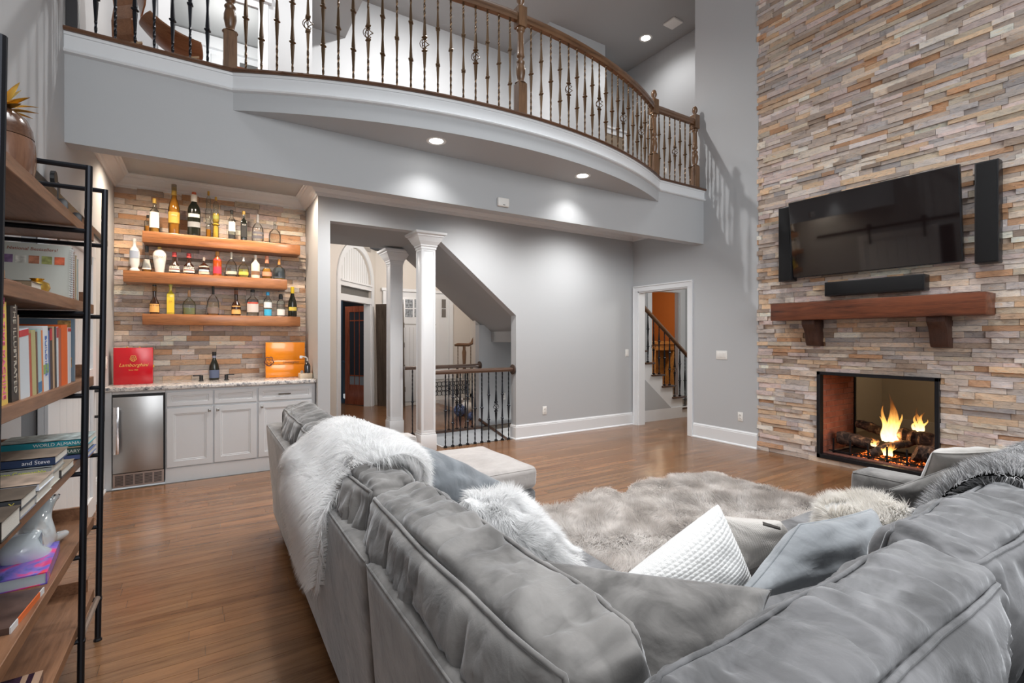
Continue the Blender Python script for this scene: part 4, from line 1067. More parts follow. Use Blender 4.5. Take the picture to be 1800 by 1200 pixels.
# french door leaf, open into the room beyond
H0 = Vector((2.83, 9.99)); H1 = Vector((2.557, 10.479)); hd = (H1-H0).normalized(); hn = Vector((-hd.y, hd.x)); HL = .66
def hw(s, o, z): p = H0+hd*s+hn*o; return (p.x, p.y, z)
def hbox(bm_, s0, s1, z0, z1, o0=-.02, o1=.02):
    vs = [hw(s, o, z) for z in (z0, z1) for o in (o0, o1) for s in (s0, s1)]
    bm_.add(vs, [(0, 2, 3, 1), (4, 5, 7, 6), (0, 1, 5, 4), (2, 6, 7, 3), (0, 4, 6, 2), (1, 3, 7, 5)])
MAH = wood('mahogany', (.13, .028, .014), (.32, .09, .045), 'Z', rough=.25, coat=.3)
leaf = MB()
hbox(leaf, 0, .12, .01, 2.05); hbox(leaf, HL-.12, HL, .01, 2.05); hbox(leaf, .12, HL-.12, .01, .42); hbox(leaf, .12, HL-.12, 1.93, 2.05)
hbox(leaf, .12, HL-.12, .60, .62, -.012, .012); hbox(leaf, .12, HL-.12, 1.74, 1.76, -.012, .012)
for s in (.255, .395): hbox(leaf, s, s+.012, .42, 1.93, -.012, .012)
LEAF = leaf.build('door_leaf', MAH, ARCH)
for s0, s1 in ((.12, .255), (.267, .395), (.407, HL-.12)):
    for z0, z1 in ((.42, .60), (.62, 1.74), (1.76, 1.93)):
        b = MB(); hbox(b, s0, s1, z0, z1, -.003, .003); b.build('pane', plain('dark_pane', (.03, .035, .045), .05) if z0 > .5 else plain('pale_pane', (.22, .25, .28), .2), LEAF)
b = MB(); b.tube([hw(.60, -.03, .98), hw(.60, -.06, .98), hw(.54, -.065, .98)], .01, 6); b.build('handle', BLACK, LEAF)
for z in (.35, 1.0, 1.75):
    b = MB(); b.lathe([(.012, 0), (.012, .1)], hw(-.01, 0, z), 8); b.build('hinge', BLACK, LEAF)
# study behind the arch: dark room, blue cabinet
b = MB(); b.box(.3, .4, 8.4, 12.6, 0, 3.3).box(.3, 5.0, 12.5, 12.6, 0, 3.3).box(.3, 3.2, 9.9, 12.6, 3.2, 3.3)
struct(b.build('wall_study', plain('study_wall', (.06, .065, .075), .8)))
bc = thing('blue_cabinet', 'dark blue cabinet with upper shelves inside the arched doorway', 'cabinet', (2.2, 10.9, 0))
BLU = plain('navy_paint', (.045, .085, .14), .35)
b = MB(); b.box(1.6, 2.50, 10.75, 11.3, .0, .88); b.box(1.56, 2.54, 10.71, 11.3, .86, .90).box(1.6, 2.44, 11.25, 11.3, .9, 2.5).box(2.42, 2.50, 10.80, 11.3, .9, 2.5).box(1.58, 2.54, 10.73, 11.3, .0, .09)
b.build('body', BLU, bc, bevel=.004)
for z in (1.15, 1.42, 1.78, 2.1, 2.4):
    b = MB(); b.box(1.6, 2.44, 10.85, 11.25, z, z+.02); b.build('shelf', BLU, bc)
for x in (1.64, 2.07):
    b = MB(); b.box(x, x+.40, 10.73, 10.75, .12, .84); b.box(x+.06, x+.34, 10.722, 10.735, .18, .78); b.build('door', BLU, bc, bevel=.004)
for q, (x, y_, z, c, l) in enumerate(((2.30, 10.95, 1.44, (.75, .2, .05), 'small orange ornament on the blue cabinet shelf'), (2.38, 10.95, 1.44, (.7, .7, .75), 'small white ornament on the blue cabinet shelf'), (2.36, 10.95, 1.80, (.45, .48, .5), 'round silver plate on the blue cabinet shelf'))):
    b = MB(); b.lathe([(.01, 0), (.03, .01), (.03, .05), (.012, .07)] if q < 2 else [(.02, 0), (.06, .04), (.075, .1), (.05, .17), (.01, .19)], (x, y_, z), 12); tag(b.build('ornament', plain('orn%d' % q, c, .3), smooth='auto'), l, 'ornament')
# front door wall
FY = 10.1
b = MB(); b.box(2.98, 5.4, FY, FY+.12, 0, 3.3); struct(b.build('wall_foyer_back', FOYW))
b = MB(); b.box(5.2, 5.3, 6.9, FY, 0, 3.3); b.box(3.65, 5.3, 6.90, 6.98, 0, 3.3); struct(b.build('wall_foyer_right', FOYW))
b = MB(); b.box(.3, 5.4, 7.0, 12.6, 3.3, 3.36); struct(b.build('ceiling_foyer', CEIL))
def fx(px): return WY(px, 600, FY-.03).x
def fz(px, py): return WY(px, py, FY-.03).z
fd = MB()
fd.box(fx(673), fx(796), FY-.03, FY+.001, 0, 2.41); FD = struct(fd.build('door_2', TRIM))
b = MB(); b.box(fx(673)-.03, fx(796)+.03, FY-.07, FY-.03, 2.38, 2.44).box(fx(673), fx(679), FY-.05, FY-.03, 0, 2.38).box(fx(789), fx(796), FY-.05, FY-.03, 0, 2.38); b.build('casing', TRIM, FD)
b = MB(); b.box(fx(693), fx(772), FY-.045, FY-.029, .03, 2.26); b.build('door_leaf', TRIM, FD, bevel=.003)
b = MB(); 
for i in range(11): x = fx(699)+(fx(766)-fx(699))*i/10; b.box(x-.003, x+.003, FY-.0475, FY-.044, .55, 1.62)
o = b.build('bead_line', MATS['bead_grey'], FD); o['kind'] = 'stuff'
PANE = plain('obscure_pane', (.30, .33, .36), .15, bump=.9, bscale=30, var=.6, vscale=26)
for r in ((526, 541), (543, 557)):
    for c in ((681, 691), (696, 709), (712, 725), (728, 741), (744, 757), (776, 783)):
        b = MB(); b.box(fx(c[0]), fx(c[1]), FY-.052, FY-.044, fz(c[0], r[1]), fz(c[0], r[0])); b.build('pane', PANE if c[0] < 770 else plain('dim_pane', (.16, .15, .14), .2), FD)
b = MB(); b.box(fx(699), fx(766), FY-.05, FY-.044, fz(730, 571), fz(730, 569)); b.build('panel_line', MATS['bead_grey'], FD)
b = MB(); b.box(3.3, 4.6, FY-.5, FY-.05, .0, .012); tag(b.build('door_mat', plain('mat_grey', (.45, .44, .42), .9)), 'pale grey mat on the floor at the front door', 'mat')
baseboard([(3.1, FY), (fx(673), FY)], 'baseboard_foyer')
baseboard([(fx(796), FY), (5.2, FY)], 'baseboard_foyer_right')
lp = thing('leaning_door', 'dark wooden door slab leaning against the wall beside the arched doorway', 'door', (3.28, 9.9, 0))
b = MB(); M = Matrix.Translation((3.22, 9.72, .0)) @ Matrix.Rotation(.75, 4, 'Z') @ Matrix.Rotation(-.035, 4, 'Y')
b.box(-.05, .0, -.30, .30, .0, 2.08, M=M); b.build('slab', wood('dark_slab', (.03, .02, .014), (.10, .075, .055), 'Z'), lp)
for z in (.3, .75, 1.2, 1.6):
    b = MB(); b.box(0, .02, -.30, -.24, z, z+.10, M=M); b.build('hinge', plain('dark_hinge', (.05, .045, .04), .5), lp)
# foyer stair start: newel, short rail
nr = thing('foyer_railing', 'brown wooden newel and rail end of the foyer stair seen between the columns', 'railing', (4.45, 8.9, 0))
b = MB(); b.tube([(4.24, 8.9, 1.245), (4.30, 8.9, 1.255), (4.55, 8.9, 1.25), (4.62, 8.9, 1.28), (4.67, 8.9, 1.40)], [.02, .035, .035, .035, .02], 8); b.build('handrail', RAILW, nr, smooth='auto')
b = MB(); b.lathe([(.05, 0), (.05, .3), (.035, .33), (.045, .4), (.03, .8), (.045, 1.1), (.03, 1.16), (.03, 1.23)], (4.45, 8.9, 0), 16); b.build('newel_post', RAILZ, nr, smooth='auto')
for x in (4.31, 4.60):
    put_baluster('single', (x, 8.9, .2), 1.03, BRONZE, nr)
b = MB(); b.box(4.2, 5.19, 8.6, 9.6, 0, .18).box(4.6, 5.19, 8.6, 9.6, .18, .36); tag(b.build('foyer_stair', TRIM), 'white first steps of the foyer stair behind the iron railing', 'stairs')
# white fretwork console with ceramics
cs = thing('console_table', 'white fretwork console table in the foyer behind the iron railings', 'table', (3.95, 8.3, 0))
WP = plain('weathered_white', (.72, .71, .68), .6)
b = MB(); b.box(3.45, 4.25, 8.2, 8.5, .745, .775).box(3.45, 4.25, 8.2, 8.5, .60, .62).box(3.45, 4.25, 8.2, 8.5, .27, .345); b.build('body', WP, cs)
for x in (3.46, 4.22):
    b = MB(); b.box(x, x+.03, 8.2, 8.5, 0, .745); b.build('leg', WP, cs)
b = MB()
for i in range(9):
    for j in range(3):
        cx, cz = 3.52+i*.085, .385+j*.085; pts = [(cx+.045*math.cos(a), 8.21, cz+.045*math.sin(a)) for a in np.linspace(0, 2*PI, 8, endpoint=False)]
        b.tube(pts, .006, 4, closed=True)
o = b.build('fretwork', BLACK, cs); o['kind'] = 'stuff'
b = MB(); b.box(3.49, 4.22, 8.24, 8.25, .345, .60); b.build('back_panel', WP, cs)
CERB = plain('blue_ceramic', (.10, .15, .32), .2, var=.5, vscale=30)
for l, x, y_, s, m in (('round blue and white ceramic jar on the foyer floor', 3.86, 7.9, .11, CERB), ('small blue ceramic pot on the foyer floor nearest the railing', 3.84, 7.40, .07, CERB), ('white ceramic bowl on the foyer floor under the console', 4.05, 8.0, .13, MATS['white_ceramic'])):
    b = MB(); b.lathe([(s*.5, 0), (s*.9, s*.5), (s, s), (s*.8, s*1.5), (s*.45, s*1.75), (s*.5, s*1.9)], (x, y_, .0), 18); tag(b.build('ceramic_jar', m, smooth='auto'), l, 'jar')
b = MB(); b.tube([(4.30, 8.05, 0), (4.33, 8.05, .5), (4.29, 8.05, 1.0), (4.33, 8.05, 1.22)], [.05, .04, .03, .02], 10); tag(b.build('birch_branch', plain('birch', (.62, .62, .60), .6, var=.5, vscale=25), smooth='auto'), 'pale birch trunk piece standing by the console', 'branch')

# ================================================================== ROOM BEHIND THE RIGHT DOORWAY: stair and orange study
SY = 5.66
b = MB(); b.box(XR+.13, 8.6, SY-.0, SY+.02, 0, .19); struct(b.build('baseboard_hall', TRIM))
b = MB()
tr = [(6.145, 6.384, .985), (6.315, 6.64, .780), (6.57, 6.915, .578), (6.83, 7.185, .373), (7.09, 7.45, .172)]
poly = [(5.99, 0), (5.99, 1.15), (6.15, 1.15)]
prev = None
for k, (x0, x1, z) in enumerate(tr):
    poly += [(x0+.02 if k else 6.15, poly[-1][1]), (x0+.02 if k else 6.15, z-.03)]
poly += [(7.36, .142), (7.36, 0)]
b.prism(poly, 'Y', SY+.01, SY+.06)
hs = thing('hall_stairs', 'stair with white stringer and dark treads seen through the right doorway', 'stairs', (6.8, 6.1, 0))
b.build('stringer', TRIM, hs)
b = MB(); b.prism([(5.99, .19), (5.99, .80), (6.16, .70), (6.80, .19)], 'Y', SY-.0, SY+.012); b.build('wall_panel', WALL, hs)
for k, (x0, x1, z) in enumerate([(5.99, 6.20, 1.19)]+tr):
    b = MB(); b.box(x0, x1, SY-.02, SY+.95, z-.030, z); b.build('tread', DKWOOD, hs, bevel=.006)
    b = MB(); b.box(x1-.06, x1-.04, SY+.06, SY+.95, max(0, z-.2), z-.03); b.build('riser', TRIM, hs)
hr = thing('hall_stair_railing', 'dark iron balusters and handrail rising left through the right doorway', 'railing', (6.8, SY+.03, .2))
slope = (1.098-1.917)/(7.25-6.158)
def rz_(x): return 1.905+slope*(x-6.158)
b = MB(); p0 = Vector((6.0, SY+.03, rz_(6.0))); p1 = Vector((7.6, SY+.03, rz_(7.6))); b.tube([p0, p1], .034, 10); b.build('handrail', RAILW, hr, smooth='auto')
for i, px in enumerate((1139, 1149, 1158.5, 1168, 1177, 1186, 1195, 1204)):
    x = WY(px, 620, SY+.03).x
    zb = min([z for x0, x1, z in tr if x0 <= x <= x1] or [.172]); 
    zs = [z for x0, x1, z in tr if x0+.02 <= x <= x1]; zb = max(zs) if zs else .172
    put_baluster(['double', 'basket', 'double', 'single', 'double', 'basket', 'double', 'single'][i], (x, SY+.03, zb), round(rz_(x)-.02-zb, 3), IRON, hr)
ORW = plain('orange_wall', (.42, .14, .03), .7)
b = MB(); b.box(7.6, 8.20, 7.4, 7.5, 0, 3.0).box(9.13, 11, 7.4, 7.5, 0, 3.0).box(8.20, 9.13, 7.4, 7.5, 2.42, 3.0).box(7.6, 8.7, 6.7, 7.4, 2.9, 3.0)
struct(b.build('wall_hall_back', WALL))
b = MB(); b.box(8.10, 8.235, 7.37, 7.405, 0, 2.5).box(9.17, 9.33, 7.37, 7.405, 0, 2.5).box(8.2351, 9.1699, 7.37, 7.405, 2.42, 2.5); struct(b.build('trim_6', TRIM))
b = MB(); b.box(9.45, 9.62, 7.33, 7.41, 0, 2.9); struct(b.build('trim_7', TRIM))
b = MB(); b.box(7.3, 11.5, 10.6, 10.7, 0, 3).box(11.4, 11.5, 7.5, 10.7, 0, 3).box(7.3, 7.4, 7.5, 10.7, 0, 3); struct(b.build('wall_orange', ORW))
b = MB(); b.box(XR+.13, 11.5, 4.0, 10.7, 3.0, 3.1); struct(b.build('ceiling_hall', CEIL))
b = MB(); b.box(7.5, 11.4, 5.75, 10.6, -.05, 0); struct(b.build('floor_hall', MATS['dark_joint']))
b = MB(); b.box(10.6, 10.72, 3.9, 7.4, 0, 3.0); struct(b.build('wall_hall_right', WALL))
sb = thing('sideboard', 'honey wood sideboard against the orange wall beyond the stairs', 'cabinet', (9.9, 9.3, 0))
HON = wood('honey_wood', (.30, .12, .03), (.62, .32, .10), 'X', rough=.4)
b = MB(); b.box(9.4, 11.3, 9.1, 9.6, 1.22, 1.30).box(9.45, 9.55, 9.12, 9.6, 0, 1.22).box(11.1, 11.2, 9.12, 9.6, 0, 1.22).box(9.45, 11.2, 9.5, 9.6, 0, 1.22).box(9.45, 11.2, 9.14, 9.6, 1.05, 1.22); b.build('body', HON, sb)
b = MB(); b.box(9.55, 10.35, 9.13, 9.15, .05, 1.05); b.build('door', HON, sb)
b = MB(); b.box(9.70, 10.2, 9.115, 9.13, .15, .95); b.build('glass_panel', plain('dark_panel', (.05, .04, .035), .3), sb)
pf = thing('picture_frame', 'framed yellow picture leaning on the sideboard', 'picture', (9.75, 9.3, 1.30))
M = Matrix.Translation((9.72, 9.3, 1.30)) @ Matrix.Rotation(-.12, 4, 'X')
b = MB(); b.box(-.25, .25, 0, .03, 0, .62, M=M); b.build('frame', HON, pf, bevel=.004)
b = MB(); b.box(-.18, .18, -.004, .001, .07, .55, M=M); b.build('picture', plain('yellow_print', (.85, .58, .22), .6, var=.4, vscale=12), pf)
b = MB(); b.box(.27, .36, .0, .12, 0, .62, M=M); tag(b.build('dark_book_box', BLACK), 'tall black box beside the yellow picture on the sideboard', 'box')

# ================================================================== FIREPLACE
FY0, FY1, FZ0, FZ1 = FP
fp = thing('fireplace_insert', 'see-through fireplace with black metal frame and brick sides set in the stone wall', 'fireplace', (XR, 2.29, .055))
BF = plain('black_frame', (.015, .016, .02), .35, .5)
b = MB(); x0 = XR-.030; t_ = .034
for (a, c, e, g) in ((FY0, FY1, FZ1-t_, FZ1), (FY0, FY1, FZ0, FZ0+t_+.01), (FY0, FY0+t_, FZ0, FZ1), (FY1-t_, FY1, FZ0, FZ1)): b.box(x0, XR+.05, a, c, e, g)
b.build('frame', BF, fp, bevel=.002, seg=1)
DP = 6.70
b = MB(); b.box(XR+.05, DP, FY0-.06, FY1+.06, FZ1-.01, FZ1+.05).box(XR+.05, DP, FY0-.06, FY1+.06, -.02, FZ0+.02).box(XR+.05, DP, FY1, FY1+.05, FZ0, FZ1).box(XR+.05, DP, FY0-.05, FY0, FZ0, FZ1)
b.build('firebox', plain('firebox_black', (.03, .022, .018), .9), fp)
b = MB()
for (a, c, e, g) in ((FY0, FY1, FZ1-.05, FZ1), (FY0, FY1, FZ0, FZ0+.05), (FY0, FY0+.03, FZ0, FZ1), (FY1-.03, FY1, FZ0, FZ1)): b.box(DP-.03, DP+.01, a, c, e, g)
b.box(XR+.10, XR+.125, FY1-.010, FY1+.0, FZ0, FZ1)
b.build('inner_frame', BF, fp)
BRK = plain('fire_brick', (.30, .095, .055), .85, bump=.4, bscale=60, var=.25, vscale=9)
MORT = plain('brick_mortar', (.42, .30, .24), .9)
b = MB(); b.box(XR+.045, DP-.03, FY1-.012, FY1-.002, FZ0+.02, FZ1-.01); b.build('mortar', MORT, fp); b = MB(); b.box(XR+.045, DP-.03, FY0+.002, FY0+.012, FZ0+.02, FZ1-.01); b.build('mortar', MORT, fp)
rb_ = random.Random(2)
for side, yy in ((0, FY1), (1, FY0)):
    z = FZ0+.045; row = 0
    while z < FZ1-.05:
        x = XR+.05-(0 if row % 2 else .10)
        while x < DP-.04:
            a, c = max(x, XR+.05), min(x+.195, DP-.035)
            if c-a > .02:
                b = MB(); 
                if side == 0: b.box(a, c, yy-.018-rb_.uniform(0, .002), yy-.010, z, z+.058)
                else: b.box(a, c, yy+.010, yy+.018, z, z+.058)
                b.build('brick', BRK, fp)
            x += .20
        z += .064; row += 1
for k in range(14):   # hearth bricks along the front edge
    b = MB(); y0 = FY0+.04+k*.0745; b.box(XR+.05, XR+.14, y0, y0+.071, FZ0+.02, FZ0+.052); b.build('hearth_brick', plain('hearth_brick', (.16, .06, .045), .8, var=.3, vscale=20), fp)
# soot-dark log set and grate
LOG, nt, bs = newmat('charred_log')
co = coords(nt, (8, 8, 8)); nz = N(nt, 'ShaderNodeTexNoise', i_Scale=2.2, i_Detail=6.0, i_Distortion=.8); nt.links.new(co, nz.inputs[0])
r_ = ramp(nt, nz.outputs[0], [(.38, (.02, .012, .009)), (.55, (.09, .05, .035)), (.7, (.34, .20, .12))]); nt.links.new(r_.outputs[0], bs.inputs['Base Color'])
bp = N(nt, 'ShaderNodeBump', i_Strength=.9, i_Distance=.02); nt.links.new(nz.outputs[0], bp.inputs['Height']); nt.links.new(bp.outputs[0], bs.inputs['Normal']); bs.inputs['Roughness'].default_value = .9
def log(p0, p1, r0, r1, label, seed):
    p0, p1 = Vector(p0), Vector(p1); rs = random.Random(seed); pts = []; rad = []
    for i in range(11):
        u = i/10; q = p0.lerp(p1, u)+Vector((rs.uniform(-1, 1), rs.uniform(-1, 1), rs.uniform(-.5, 1)))*.010+Vector((0, 0, math.sin(u*PI)*.012))
        pts.append(q); rad.append((r0+(r1-r0)*u)*rs.uniform(.88, 1.1)*(.9 if i in (0, 10) else 1))
    b = MB(); b.tube(pts, rad, 12)
    tag(b.build('fire_log', LOG, smooth='auto'), label, 'log', 'logs burning in the fireplace')
log((6.12, 2.74, .255), (6.20, 2.38, .225), .075, .06, 'leftmost thick pale grey log in the fire', 1)
log((6.42, 2.66, .40), (6.36, 2.22, .29), .055, .05, 'glowing log lying behind the left log', 2)
log((6.08, 2.40, .15), (6.24, 2.10, .30), .045, .04, 'slanting charred log in the middle of the fire', 3)
log((6.30, 2.22, .36), (6.28, 1.80, .30), .075, .085, 'large dark log at the right of the fire', 4)
log((6.12, 2.02, .22), (6.20, 1.77, .20), .085, .09, 'dark log low at the right front of the fire', 5)
gr = thing('fire_grate', 'black iron grate carrying the logs', 'grate', (6.15, 2.25, .075))
for k in range(6):
    y0 = 2.72-k*.17; b = MB(); b.box(5.985, 6.0, y0, y0+.014, .105, .27).box(5.985, 6.45, y0, y0+.014, .105, .12); b.box(6.0, 6.012, y0, y0+.014, .075, .11).box(6.40, 6.412, y0, y0+.014, .075, .11); b.build('bar', BF, gr)
for x in (6.0, 6.4):
    b = MB(); b.box(x, x+.012, 1.80, 2.78, .12, .132); b.build('cross_bar', BF, gr)
EMB, nt, bs = newmat('embers')
co = coords(nt, (40, 40, 40)); nz = N(nt, 'ShaderNodeTexNoise', i_Scale=1.0, i_Detail=3.0); nt.links.new(co, nz.inputs[0])
r_ = ramp(nt, nz.outputs[0], [(.5, (.0, .0, .0)), (.62, (1, .16, .02)), (.75, (1, .5, .1))]); nt.links.new(r_.outputs[0], bs.inputs['Emission Color']); bs.inputs['Emission Strength'].default_value = 2.5
bs.inputs['Base Color'].default_value = (.05, .03, .02, 1)
b = MB(); rs = random.Random(4)
for k in range(240):
    x, y_ = rs.uniform(5.98, 6.45), rs.uniform(1.85, 2.6); s = rs.uniform(.006, .02); b.lathe([(s*.5, 0), (s, s*.5), (s*.4, s)], (x, y_, .078+rs.random()*.03), 5)
tag(b.build('ember_bed', EMB), 'glowing ember bed under the logs', 'embers', kind='stuff')
FLM, nt, bs = newmat('flame'); nt.nodes.remove(bs)
tc = N(nt, 'ShaderNodeTexCoord'); sp = N(nt, 'ShaderNodeSeparateXYZ'); nt.links.new(tc.outputs['Generated'], sp.inputs[0])
co = coords(nt, (14, 14, 4)); nz = N(nt, 'ShaderNodeTexNoise', i_Scale=1.5, i_Detail=4.0, i_Distortion=1.0); nt.links.new(co, nz.inputs[0])
mz = N(nt, 'ShaderNodeMath', operation='MULTIPLY_ADD'); nt.links.new(nz.outputs[0], mz.inputs[0]); mz.inputs[1].default_value = .35; nt.links.new(sp.outputs[2], mz.inputs[2])
r_ = ramp(nt, mz.outputs[0], [(.2, (1, .80, .38)), (.6, (1, .52, .12)), (1.0, (.9, .20, .02))])
rs_ = ramp(nt, mz.outputs[0], [(.1, (1, 1, 1)), (.65, (.45, .45, .45)), (1.0, (.08, .08, .08))])
em = N(nt, 'ShaderNodeEmission'); nt.links.new(r_.outputs[0], em.inputs[0]); ms = N(nt, 'ShaderNodeMath', operation='MULTIPLY'); ms.inputs[1].default_value = 4.0; nt.links.new(rs_.outputs[0], ms.inputs[0]); nt.links.new(ms.outputs[0], em.inputs[1])
tr_ = N(nt, 'ShaderNodeBsdfTransparent'); lw = N(nt, 'ShaderNodeLayerWeight', i_Blend=.35)
ra = ramp(nt, lw.outputs['Facing'], [(.15, (.85, .85, .85)), (.75, (0, 0, 0))]); mm_ = N(nt, 'ShaderNodeMath', operation='MULTIPLY'); nt.links.new(ra.outputs[0], mm_.inputs[0])
rh = ramp(nt, mz.outputs[0], [(.45, (1, 1, 1)), (1.12 if False else 1.0, (.12, .12, .12))]); nt.links.new(rh.outputs[0], mm_.inputs[1])
mx = N(nt, 'ShaderNodeMixShader'); nt.links.new(mm_.outputs[0], mx.inputs[0]); nt.links.new(tr_.outputs[0], mx.inputs[1]); nt.links.new(em.outputs[0], mx.inputs[2]); nt.links.new(mx.outputs[0], nt.nodes['Material Output'].inputs[0])
def flame(c, h, r, label, seed):
    rs = random.Random(seed); n = 14; vs = []; rings = 16
    b = MB()
    for q in range(6):
        ph = rs.random()*6; hh = h*(1, .86, .74, .6, .5, .38)[q]; rr_ = r*(.62, .60, .55, .5, .5, .45)[q]; ox, oy = rs.uniform(-.5, .5)*r, (0, -.5, .45, -.8, .8, 0)[q]*r
        pts = []; rad = []
        for k in range(rings):
            u = k/(rings-1); pts.append((c[0]+ox+.014*math.sin(u*5+ph)*u*3, c[1]+oy*(1+.5*u)+.028*math.sin(u*5.2+ph)*u*1.6, c[2]+hh*u)); rad.append(max(.0006, rr_*(.55+.6*math.sin(min(1, u*2.2)*PI*.5))*(1-u)**.75))
        b.tube(pts, rad, n)
    tag(b.build('flame', FLM, smooth='auto'), label, 'flame')
flame((6.25, 2.285, .28), .52, .062, 'tall yellow flame rising from the middle of the logs', 3)
flame((6.30, 2.05, .40), .27, .040, 'smaller orange flame behind the right log', 5)
flame((6.08, 2.24, .16), .17, .04, 'short bright flame at the front of the logs', 8)
flame((6.15, 2.40, .22), .11, .028, 'small flame beside the left log', 9)
MESH_, nt, bs = newmat('fire_screen_mesh')
bs.inputs['Base Color'].default_value = (.05, .045, .04, 1); bs.inputs['Metallic'].default_value = .6; bs.inputs['Roughness'].default_value = .5
tb = N(nt, 'ShaderNodeBsdfTransparent'); mx = N(nt, 'ShaderNodeMixShader'); mx.inputs[0].default_value = .30
nt.links.new(tb.outputs[0], mx.inputs[1]); nt.links.new(bs.outputs[0], mx.inputs[2]); nt.links.new(mx.outputs[0], nt.nodes['Material Output'].inputs[0])
b = MB(); b.box(DP-.018, DP-.016, FY0+.03, FY1-.03, FZ0+.05, FZ1-.05); b.build('rear_screen', MESH_, fp)
# room seen through the fireplace
b = MB(); b.box(9.0, 9.1, -.8, 3.6, 0, 3).box(6.8, 9.1, 3.4, 3.5, 0, 3).box(6.8, 9.1, -.8, -.7, 0, 3).box(6.8, 9.1, -.8, 3.5, 2.9, 3); struct(b.build('wall_back_room', plain('tan_wall', (.50, .40, .27), .7)))
b = MB(); b.box(8.96, 9.0, -.7, 3.4, 0, .16).box(8.975, 9.0, -.7, 3.4, .80, .86); b.box(8.9, 9.0, .2, 1.2, .86, 2.3); struct(b.build('trim_8', plain('warm_trim', (.62, .54, .42), .6)))
b = MB(); b.box(6.0, 9.1, -.8, 3.5, -.06, -.001); struct(b.build('floor_back_room', plain('tan_floor', (.22, .15, .09), .6)))
# mantel
mt = thing('mantel_shelf', 'thick reddish brown wooden mantel beam on the stone wall', 'mantel', (5.73, 2.30, 1.595))
b = MB(); b.box(5.608, XR+.02, 1.366, 3.231, 1.595, 1.792); b.build('beam', MANT, mt, bevel=.008)
for y0, y1 in ((2.742, 2.935), (1.641, 1.802)):
    b = MB(); ym, wd = (y0+y1)/2, .135
    b.prism([(XR+.02, 1.595), (5.66, 1.595), (5.66, 1.545), (5.675, 1.52), (5.70, 1.50), (5.72, 1.46), (5.735, 1.40), (5.745, 1.345), (5.765, 1.31), (XR+.02, 1.30)], 'Y', ym-wd/2, ym+wd/2)
    b.build('corbel', CORB, mt, bevel=.004)
# television and speakers
tv = thing('television', 'large black flat television mounted on the stone wall, tilted forward', 'television', (5.78, 2.3, 2.09))
TVM = Matrix.Translation((5.74, 2.31, 2.515)) @ Matrix.Rotation(math.radians(-6.5), 4, 'Y')
SCR = plain('tv_screen', (.010, .006, .006), .04, Specular_IOR_Level=.7)
b = MB(); b.box(-.012, .030, -.752, .752, -.432, .432, M=TVM); b.build('case', BLACK, tv, bevel=.003)
b = MB(); b.box(-.0145, -.011, -.742, .742, -.420, .424, M=TVM); b.build('screen', SCR, tv)
b = MB(); b.box(.03, .11, -.25, .25, -.2, .2, M=TVM); b.build('wall_mount', BLACK, tv)
def speaker(label, y0, y1, z0, z1, xx=5.742, dp=.075):
    t = thing('speaker', label, 'speaker', (xx, (y0+y1)/2, z0), 'black speakers around the television')
    b = MB(); b.box(xx, XR+.01, y0, y1, z0, z1); b.build('cabinet', BLACK, t, bevel=.006)
    b = MB(); b.box(xx-.006, xx+.001, y0+.012, y1-.012, z0+.012, z1-.012); b.build('grille', plain('speaker_cloth', (.008, .008, .009), .9, bump=.3, bscale=900), t, bevel=.003)
speaker('left upright black speaker at the television edge', 3.062, 3.212, 2.057, 2.925)
speaker('right upright black speaker beside the television', 1.318, 1.474, 2.048, 2.935)
speaker('long horizontal black speaker below the television', 1.826, 2.705, 1.85, 2.002)
# ================================================================== BOOKCASE
BX0, BX1 = -.765, -.432
bk = thing('bookcase', 'tall open bookcase of walnut planks on a black tube frame by the left wall', 'bookcase', (-.6, 2.0, 0))
for y in (1.12, 1.56, 2.56, 2.93):
    for (xa, xb) in ((-.42, -.394), (-.768, -.768)):
        b = MB(); b.tube([(xa, y, .012), (xb, y, 2.087)], .0118, 10); b.build('post', IRON, bk, smooth='auto')
        b = MB(); b.lathe([(.016, 0), (.016, .006), (.012, .012), (.012, .02)], (xa, y, 0), 12); b.build('foot', BLACK, bk)
    b = MB(); b.tube([(-.394, y, 2.08), (-.768, y, 2.08)], .0105, 8); b.build('top_bar', IRON, bk, smooth='auto')
PZ = [1.88, 1.55, 1.223, .912, .58, .247]
for z in PZ:
    for y in (1.12, 1.56, 2.56, 2.93):
        b = MB(); b.tube([(-.405, y, z-.055), (-.768, y, z-.055)], .0095, 8); b.build('cross_bar', IRON, bk, smooth='auto')
    b = MB(); b.box(BX0, BX1, 1.10, 2.915, z-.042, z); b.build('shelf', SHELFW, bk, bevel=.002, seg=1)
    if z < 1.8:
        b = MB(); b.box(BX0, BX1-.02, 2.897, 2.915, z, z+.055); b.build('end_lip', SHELFW, bk)
        b = MB(); b.box(BX0, BX0+.018, 1.10, 2.897, z, z+.055); b.build('back_lip', SHELFW, bk)
b = MB(); b.tube([(-.42, 2.56, .20), (-.42, 2.93, .20)], .011, 8); b.build('front_bar', plain('bare_tube', (.20, .15, .12), .4), bk)

